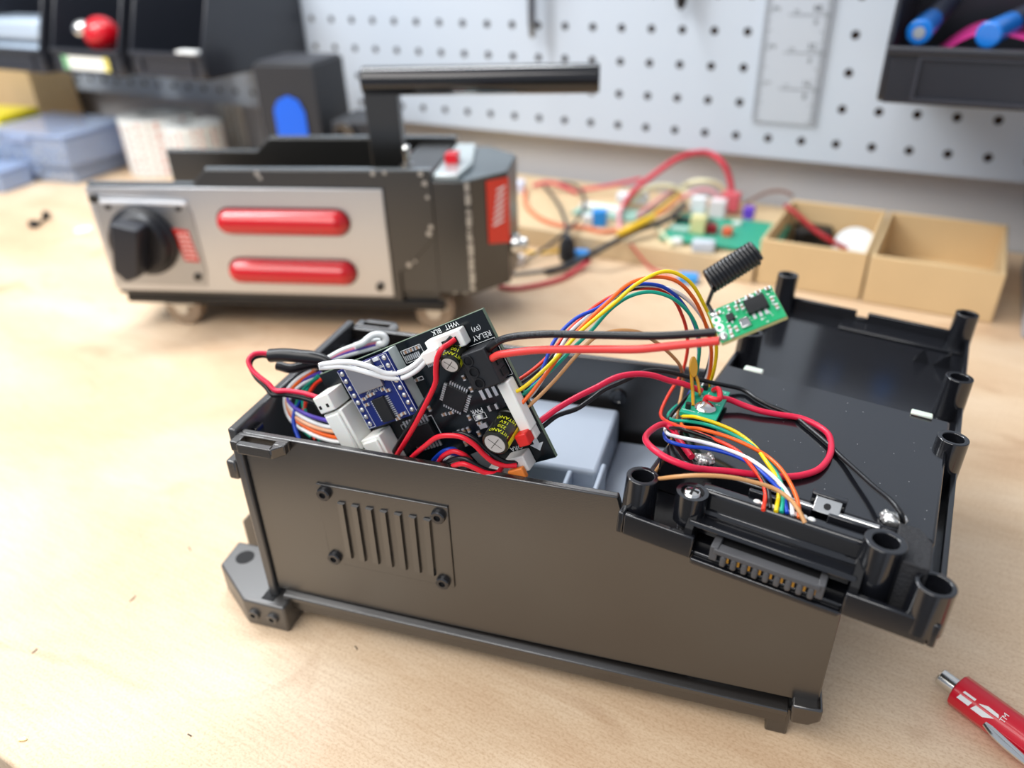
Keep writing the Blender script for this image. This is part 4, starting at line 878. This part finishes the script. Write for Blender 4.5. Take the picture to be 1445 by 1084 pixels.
# left end: sleeve, power pair, white pair, wound bundle
def B3(pts): return [BOARD.plane(x, y, 2, h) for x, y, h in pts]
wire('cable_sleeve', 'black heat-shrunk cable joint resting over the left rim of the case', W['black'], ramp_d([(381, 502), (400, 501), (425, 503), (445, 505), (458, 508), (470, 516)], 262, 256), lambda t: 2.3 if t < .55 else 2.3-1.2*(t-.55)/.45, 'cable', n=16)
wire('cable_sleeve', 'black cable end half hidden beneath the heat-shrunk joint at the left rim', W['black'], ramp_d([(392, 516), (410, 520), (430, 516), (450, 512)], 268, 264), 1.7, 'cable', n=14)
wire('power_wire', 'red wire bent down from the heat-shrunk joint to the white plug at the left', W['crimson'], ramp_d([(386, 502), (372, 498.5), (358, 500), (350.5, 509), (355, 521), (365, 531), (378, 541), (388.5, 551), (405.5, 551.5), (429, 555), (454, 563), (468, 568)], 262, 251), 0.82, n=12)
wire('power_wire', 'black wire bent down from the heat-shrunk joint to the white plug at the left', W['black'], ramp_d([(386, 505), (370, 502), (357, 506), (353, 515), (361, 532), (376, 547), (384, 557), (400, 557), (429, 562.6), (454, 571), (469, 576)], 264, 252), 0.8, n=12)
wire('white_wire', 'upper white wire crossing the blue module to the white plug at the board top', W['white'], B3([(450, 516, 7), (457, 514, 6), (481.5, 511, 5), (502, 512, 4), (523, 518, 3), (544, 526.6, 1), (564.6, 525.5, -1), (585, 515, -2), (603, 498, -2.5), (612, 490, -2.5)]), 0.8, n=12)
wire('white_wire', 'lower white wire crossing the blue module to the white plug at the board top', W['white'], B3([(450, 519, 7), (459, 518.5, 6), (481, 517, 5), (500, 520.5, 4), (523, 527, 3), (545, 533, 1), (566, 533.5, -1), (586, 524, -2), (600, 511, -2.5), (612, 496, -2.5)]), 0.8, n=12)
for i, (c, nm, dy) in enumerate((('white', 'upper white', -2), ('pink', 'pink', 1.2), ('purple', 'violet', 3.4), ('white', 'lower white', 6.5))):
    wire('folded_wire', f'{nm} wire in the flat bunch running up behind the board to the white loop', W[c], ramp_d([(450, 514+dy*.4), (466, 505+dy*.6), (482, 497+dy), (502, 490+dy*1.2), (520, 485+dy*1.2), (536, 482+dy)], 258, 268), 0.85)
wire('white_loop', 'thick white wire loop standing up behind the board', W['white'], ramp_d([(500, 489), (512, 484), (519, 478), (526, 473.5), (535, 472.5), (542, 475), (544.5, 480), (541, 485), (533, 486), (527, 487)], 262, 268), 1.15, n=12)
loops = [('purple', 'violet', 0.0, [(452, 526), (424.6, 538), (412, 549), (406.6, 564), (414, 574), (433, 585), (458.6, 593), (480, 595.5), (486, 594)]),
         ('white', 'white', 1, [(455, 528), (430, 540), (414, 553), (407, 568), (415, 580), (433, 592), (460, 602), (485, 603), (491, 602)]),
         ('peach', 'tan', 2, [(446, 520), (426, 533), (411, 550), (405, 568), (414, 586), (434, 599), (462, 608), (488, 610), (494, 609)]),
         ('orange', 'orange', 3, [(444, 523), (424, 537), (409, 553), (405, 570), (414, 590), (438, 606), (466, 616), (490, 618.5), (499, 618)]),
         ('white', 'outermost pale', 4, [(441, 522), (420, 535), (405, 552), (402, 570), (410, 592), (434, 610), (466, 622), (492, 624), (502, 623)]),
         ('green', 'dark green', -3, [(450, 532), (430, 548), (420, 566), (418, 586), (426, 604), (440, 617)]),
         ('blue', 'blue', 6, [(458, 530), (440, 545), (420, 570), (414, 590), (416, 604), (422, 620)]),
         ('redorange', 'red', -5, [(456, 534), (446, 541), (436, 556), (430, 572), (428, 590), (434, 606), (446, 620)]),
         ('teal', 'teal', -2, [(450, 530), (436, 545), (428, 562), (430, 580), (440, 600), (452, 622)])]
for c, nm, o_, pts in loops:
    wire('looped_wire', f'{nm} wire in the wound bunch at the left end of the open case', W[c], ramp_d(pts, 264+o_*.3, 253+(0 if o_ > -1 and o_ < 5 else 12), 268), 0.72, 'wire', 'wound wires at the left end of the case')
wire('short_wire', 'teal wire entering the lower white plug by the front rim', W['teal'], ramp_d([(488, 629), (500, 630), (515, 632), (528, 633), (538, 630)], 250, 249), 0.72)
wire('short_wire', 'blue wire entering the lower white plug by the front rim', W['blue'], ramp_d([(505, 630), (518, 628), (526, 624), (533, 621)], 252, 249), 0.72)
# wires over the board
wire('board_wire', 'red wire crossing the board from the white top plug down to the front rim', W['red'], B3([(642, 479, -1.6), (634, 485, 0), (624, 492, 2), (617, 505, 3), (615, 524, 3), (615, 538, 3), (608, 556, 3), (600, 572, 3), (587, 597, 3), (572, 623, 2), (558, 646, -1), (548, 664, -3)]), 0.78, n=12)
wire('board_wire', 'black wire beside the red one crossing the board down to the front rim', W['black'], B3([(637, 476, -1.8), (628, 487, -1), (620, 500, 0.5), (617, 520, 1), (616, 537, 1), (606, 556, 1), (596, 572, 1), (582, 595, 1), (566, 620, 0), (552, 645, -2), (544, 664, -4)]), 0.7, n=12)
wire('board_wire', 'red wire arching low across the board to the orange plug', W['red'], B3([(572, 660, -2), (581, 646, 2), (599, 630, 4), (617, 617, 5), (633.6, 614.7, 5.5), (651.5, 617, 5.5), (669.5, 628, 5), (684, 642.6, 4), (698, 653, 3), (713, 657, 1.5), (729, 657, 0)]), 0.78, n=12)
wire('board_wire', 'black wire arching low across the board behind the red one to the orange plug', W['black'], B3([(640, 612, 2), (655, 612.5, 3), (670, 620, 3), (686, 634, 2.5), (700, 645, 2), (714, 652, 1), (730, 653, -1)]), 0.7, n=12)
wire('board_wire', 'upper black wire in the small bunch at the front rim under the board', W['black'], B3([(620, 664, -1), (628, 655, 2), (641, 648, 4), (657, 648, 4.5), (673, 657, 4), (689, 664, 2), (700, 666, 0)]), 0.75, n=12)
wire('board_wire', 'upper red wire in the small bunch at the front rim under the board', W['red'], B3([(612, 664, -2), (619, 653, 1), (626, 643, 3), (641, 637, 4), (655, 642, 3.5), (664, 650, 1)]), 0.75, n=12)
wire('board_wire', 'lower red wire in the small bunch rising again behind the orange plug', W['red'], B3([(632, 668, 2), (639, 658, 4), (655, 655, 5.5), (669.5, 660.5, 5), (684, 667, 4), (696.5, 669, 3), (704, 666, 1), (708, 660, -1)]), 0.78, n=12)
wire('board_wire', 'blue wire in the small bunch at the front rim under the board', W['blue'], B3([(608, 655, -3), (616, 645, 0), (628, 636, 1), (640, 634, 0), (648, 640, -1)]), 0.7, n=12)
wire('board_wire', 'thin violet wire in the small bunch at the front rim under the board', W['purple'], B3([(610, 660, -3), (622, 648, 1), (636, 640, 2.4), (650, 644, 1)]), 0.6, n=12)

# ------------------------------------------------------------------ loose electronics on the plank behind
Z16 = 16.0
def at_h(pts): return [at_z(x, y, z) for x, y, z in pts]
gb = at_z(1000, 320, 17)
GBF = yaw_frame(at_z(930, 338, 18), 3)
gbo = thing('green_board', GBF((45, 25, 0)), 'large green circuit board with coloured parts on the plank beside the cardboard trays', 'circuit board')
GP = mat('pcb_green_far', '#2f9d80', 0.4)
MB(GBF).box(0, 84, 0, 62, 0, 1.6).build('board', GP, gbo)
def comp(px, py, w_, d_, h_, c, nm, z=19.6):
    p = at_z(px, py, z); q = GBF.loc(p)
    MB(GBF).box(q[0]-w_/2, q[0]+w_/2, q[1]-d_/2, q[1]+d_/2, 1.6, 1.6+h_).build(nm, mat('part_'+c, '#'+c, 0.4), gbo, bevel=0.6)
comp(985, 328, 11, 9, 13, 'd9d29a', 'cream_relay'); comp(1003, 329, 9, 6, 7, '8e1222', 'dark_red_part'); comp(1026, 332, 7, 7, 6, 'e0613f', 'orange_part'); comp(1056, 308, 8, 8, 9, '6a3fc0', 'violet_part')
comp(1030, 296, 14, 10, 14, 'd4606a', 'red_socket'); comp(1012, 306, 12, 9, 14, 'e6d9dc', 'white_socket'); comp(985, 300, 12, 8, 13, 'e9e9ec', 'white_socket'); comp(960, 326, 14, 8, 3, '9fc0b4', 'chip'); comp(1040, 318, 6, 5, 3, 'd8dcd8', 'chip'); comp(1000, 315, 5, 12, 3, '1c5c4a', 'chip'); comp(970, 315, 20, 4, 4, '1f2b2a', 'pin_header')
SBF = yaw_frame(at_z(806, 302, 17), 2)
o = thing('green_board', SBF((30, 15, 0)), 'narrow pale green board at the back of the plank behind the thin black wires', 'circuit board')
MB(SBF).box(0, 62, 0, 26, 0, 1.6).build('board', mat('pcb_pale', '#8fb5a8', 0.4), o); MB(SBF).box(4, 40, 8, 18, 1.6, 6).build('white_strip', WHITE, o, bevel=0.4)
def lump(px, py, z0, w_, d_, h_, c, name, label, cat):
    p = at_z(px, py, z0); m = MB(yaw_frame(p, 12)).box(-w_/2, w_/2, -d_/2, d_/2, 0, h_).build(name, mat('lump_'+c, '#'+c, 0.35), base=p, bevel=1.2); return tag(m, label, cat)
lump(846, 318, 16.1, 11, 9, 13, '2a8fe0', 'blue_connector', 'blue connector standing on the plank', 'connector')
lump(830, 318, 16.1, 8, 7, 9, 'dfe3e2', 'white_connector', 'white connector left of the blue one on the plank', 'connector')
lump(992, 354, 16.1, 16, 9, 8, 'c3ccd6', 'grey_connector', 'pale grey connector at the front edge of the plank', 'connector')
lump(955, 345, 16.1, 8, 7, 5, 'e4e6e4', 'white_connector', 'small white connector near the front edge of the plank', 'connector')
lump(819, 366, 0.1, 13, 9, 7, '2f97ea', 'blue_connector', 'blue connector on the bench below the black plug', 'connector')
lump(971, 398, 0.1, 14, 10, 6, '3f9ce6', 'blue_connector', 'blue connector on the bench behind the arching wires', 'connector')
lump(727, 270, 16.1, 18, 10, 10, 'd5dcf2', 'white_connector', 'pale connector at the left end of the plank by the red sticker', 'connector')
lump(893, 286, 20.1, 26, 9, 8, 'e4e8ee', 'white_connector', 'white connector under the cream ribbon', 'connector')
lump(730, 375, 0.1, 10, 7, 9, 'e7e2e0', 'white_connector', 'white connector on the bench beside the end of the steel-panelled device', 'connector')
p = at_h([(802, 362, 2)])[0]
o = thing('black_plug', p, 'black plug hanging where the thin black wires meet above the bench', 'plug')
a, c = at_h([(801, 334, 22), (800, 366, 3)])
MB().lathe(c, a-c, [(0, 5.5), (4, 6.5), (np.linalg.norm(a-c)-6, 6.0), (np.linalg.norm(a-c), 3.2)], 14).build('body', mat('plug_black', '#23282f', 0.5), o)
FAR = {k: mat('far_'+k, c, 0.4) for k, c in dict(red='#c92f45', cream='#dcd8b4', black='#2b3036', yellow='#e9bd25', orange='#df7a52', pink='#e39aa2', brown='#7d6058', grey='#6d7478').items()}
def fwire(name, label, c, pts, r): wire(name, label, FAR[c], at_h(pts), r, 'wire' if r < 1.9 else 'cable', n=10)
fwire('red_cable', 'thick red cable arching high over the green board behind', 'red', [(872, 300, 18), (880, 290, 22), (896, 268.5, 34), (927, 243.6, 48), (963, 221, 58), (999, 216, 59), (1021, 232, 52), (1031, 258, 38), (1033, 292, 20)], 2.3)
fwire('cream_ribbon', 'cream ribbon cable arching onto the green board behind', 'cream', [(880, 290, 20), (897, 278, 28), (913, 267, 33), (936, 262.5, 35), (961, 268.7, 32), (986, 283, 26), (1003, 302, 20)], 2.4)
fwire('cream_ribbon', 'upper cream cable curving behind the red cable over the green board', 'cream', [(958, 268, 30), (975, 258, 38), (995, 256, 40), (1015, 262, 36), (1026, 276, 28)], 2.3)
fwire('black_cable', 'thick black cable slanting across the plank to the green board', 'black', [(770, 383, 3), (798, 376, 4), (823, 365, 8), (849, 351, 17), (875, 337, 20), (900, 325, 22), (920, 318, 24), (945, 308, 26), (966, 288, 27)], 2.2)
fwire('yellow_cable', 'yellow sleeved cable lying over the black cable on the plank', 'yellow', [(872, 331, 23), (890, 322, 26), (906, 314, 28), (922, 306, 29)], 2.6)
fwire('orange_wire', 'orange wire fanning out above the yellow sleeve', 'orange', [(918, 308, 29), (938, 298, 31), (952, 287, 31), (964, 276, 28)], 1.2)
fwire('yellow_wire', 'yellow wire fanning out above the yellow sleeve', 'yellow', [(918, 306, 29), (934, 294, 32), (946, 284, 32), (958, 274, 30)], 1.2)
fwire('pink_wire', 'pink wire fanning out above the yellow sleeve', 'pink', [(900, 304, 26), (918, 290, 29), (934, 278, 31), (948, 270, 30)], 1.4)
fwire('brown_wire', 'brown wire fanning out below the pink one above the plank', 'brown', [(896, 312, 24), (916, 300, 27), (936, 285, 29), (954, 272, 28)], 1.2)
fwire('black_wire', 'thin black wire from the back of the plank into the black plug', 'black', [(768, 262, 20), (780, 276, 22), (789, 290, 23), (797, 310, 23), (801, 336, 21)], 1.3)
fwire('black_wire', 'thin black wire looping round the right of the black plug and down left', 'black', [(790, 258, 22), (812, 262, 24), (824, 278, 24), (821, 300, 23), (805, 321, 22), (779, 343, 10), (752, 361, 4), (727, 375, 1.6), (715, 382, 1.4)], 1.3)
fwire('grey_wire', 'dark grey wire lying on the bench towards the end of the steel-panelled device', 'grey', [(714, 389, 1.4), (735, 386, 1.4), (760, 383, 1.4), (790, 378, 2), (806, 372, 3)], 1.3)
fwire('red_wire', 'red wire lying on the bench from the steel-panelled device to the black cable', 'red', [(704, 405, 1.6), (726, 407, 1.6), (761, 402, 1.6), (793, 393, 1.8), (809, 384, 2.4), (832, 368, 6)], 1.7)
fwire('orange_wire', 'orange wire curving along the front of the plank', 'orange', [(742, 268, 18), (741, 286, 18), (752, 300, 18), (774, 313, 18), (798, 319, 18), (823, 321, 18), (850, 327, 18), (870, 325, 18.5)], 1.7)
fwire('pink_wire', 'pink wire dropping straight down in front of the plank from the red cable', 'pink', [(878, 292, 24), (874, 300, 22), (874, 315, 20), (876, 328, 19)], 1.6)
fwire('red_wire', 'red wire running low along the back of the plank', 'red', [(752, 262, 19), (772, 258, 22), (792, 262, 22), (815, 272, 18)], 1.8)
fwire('red_wire', 'dull red wire lying along the far wall side of the pale green board', 'red', [(818, 268, 20), (850, 264, 24), (880, 258, 28), (905, 252, 32)], 1.6)
fwire('brown_wire', 'brown wire pair rising from the green board toward the cardboard tray', 'brown', [(1050, 288, 20), (1068, 278, 26), (1085, 271, 30), (1104, 270, 33), (1118, 276, 33)], 1.4)
fwire('pink_wire', 'pink wire curving over the white sockets of the green board', 'pink', [(960, 282, 26), (976, 272, 32), (996, 268, 34), (1012, 276, 30), (1020, 290, 22)], 1.5)
fwire('red_wire', 'thin red wire trailing off the plank behind the arching wires', 'red', [(890, 345, 17.5), (905, 364, 8), (918, 378, 2.0), (935, 386, 1.2), (955, 396, 1.2)], 0.9)
fwire('cream_ribbon', 'short cream cable lying between the black cable and the small white connector', 'cream', [(926, 318, 21), (934, 330, 18.6), (944, 341, 18), (950, 347, 18)], 1.9)
fwire('yellow_wire', 'yellow wire lying on the bench beside the black plug', 'yellow', [(736, 354, 1.2), (765, 357, 1.2), (790, 354, 1.5), (820, 351, 4), (846, 345, 10)], 1.1)

finish()
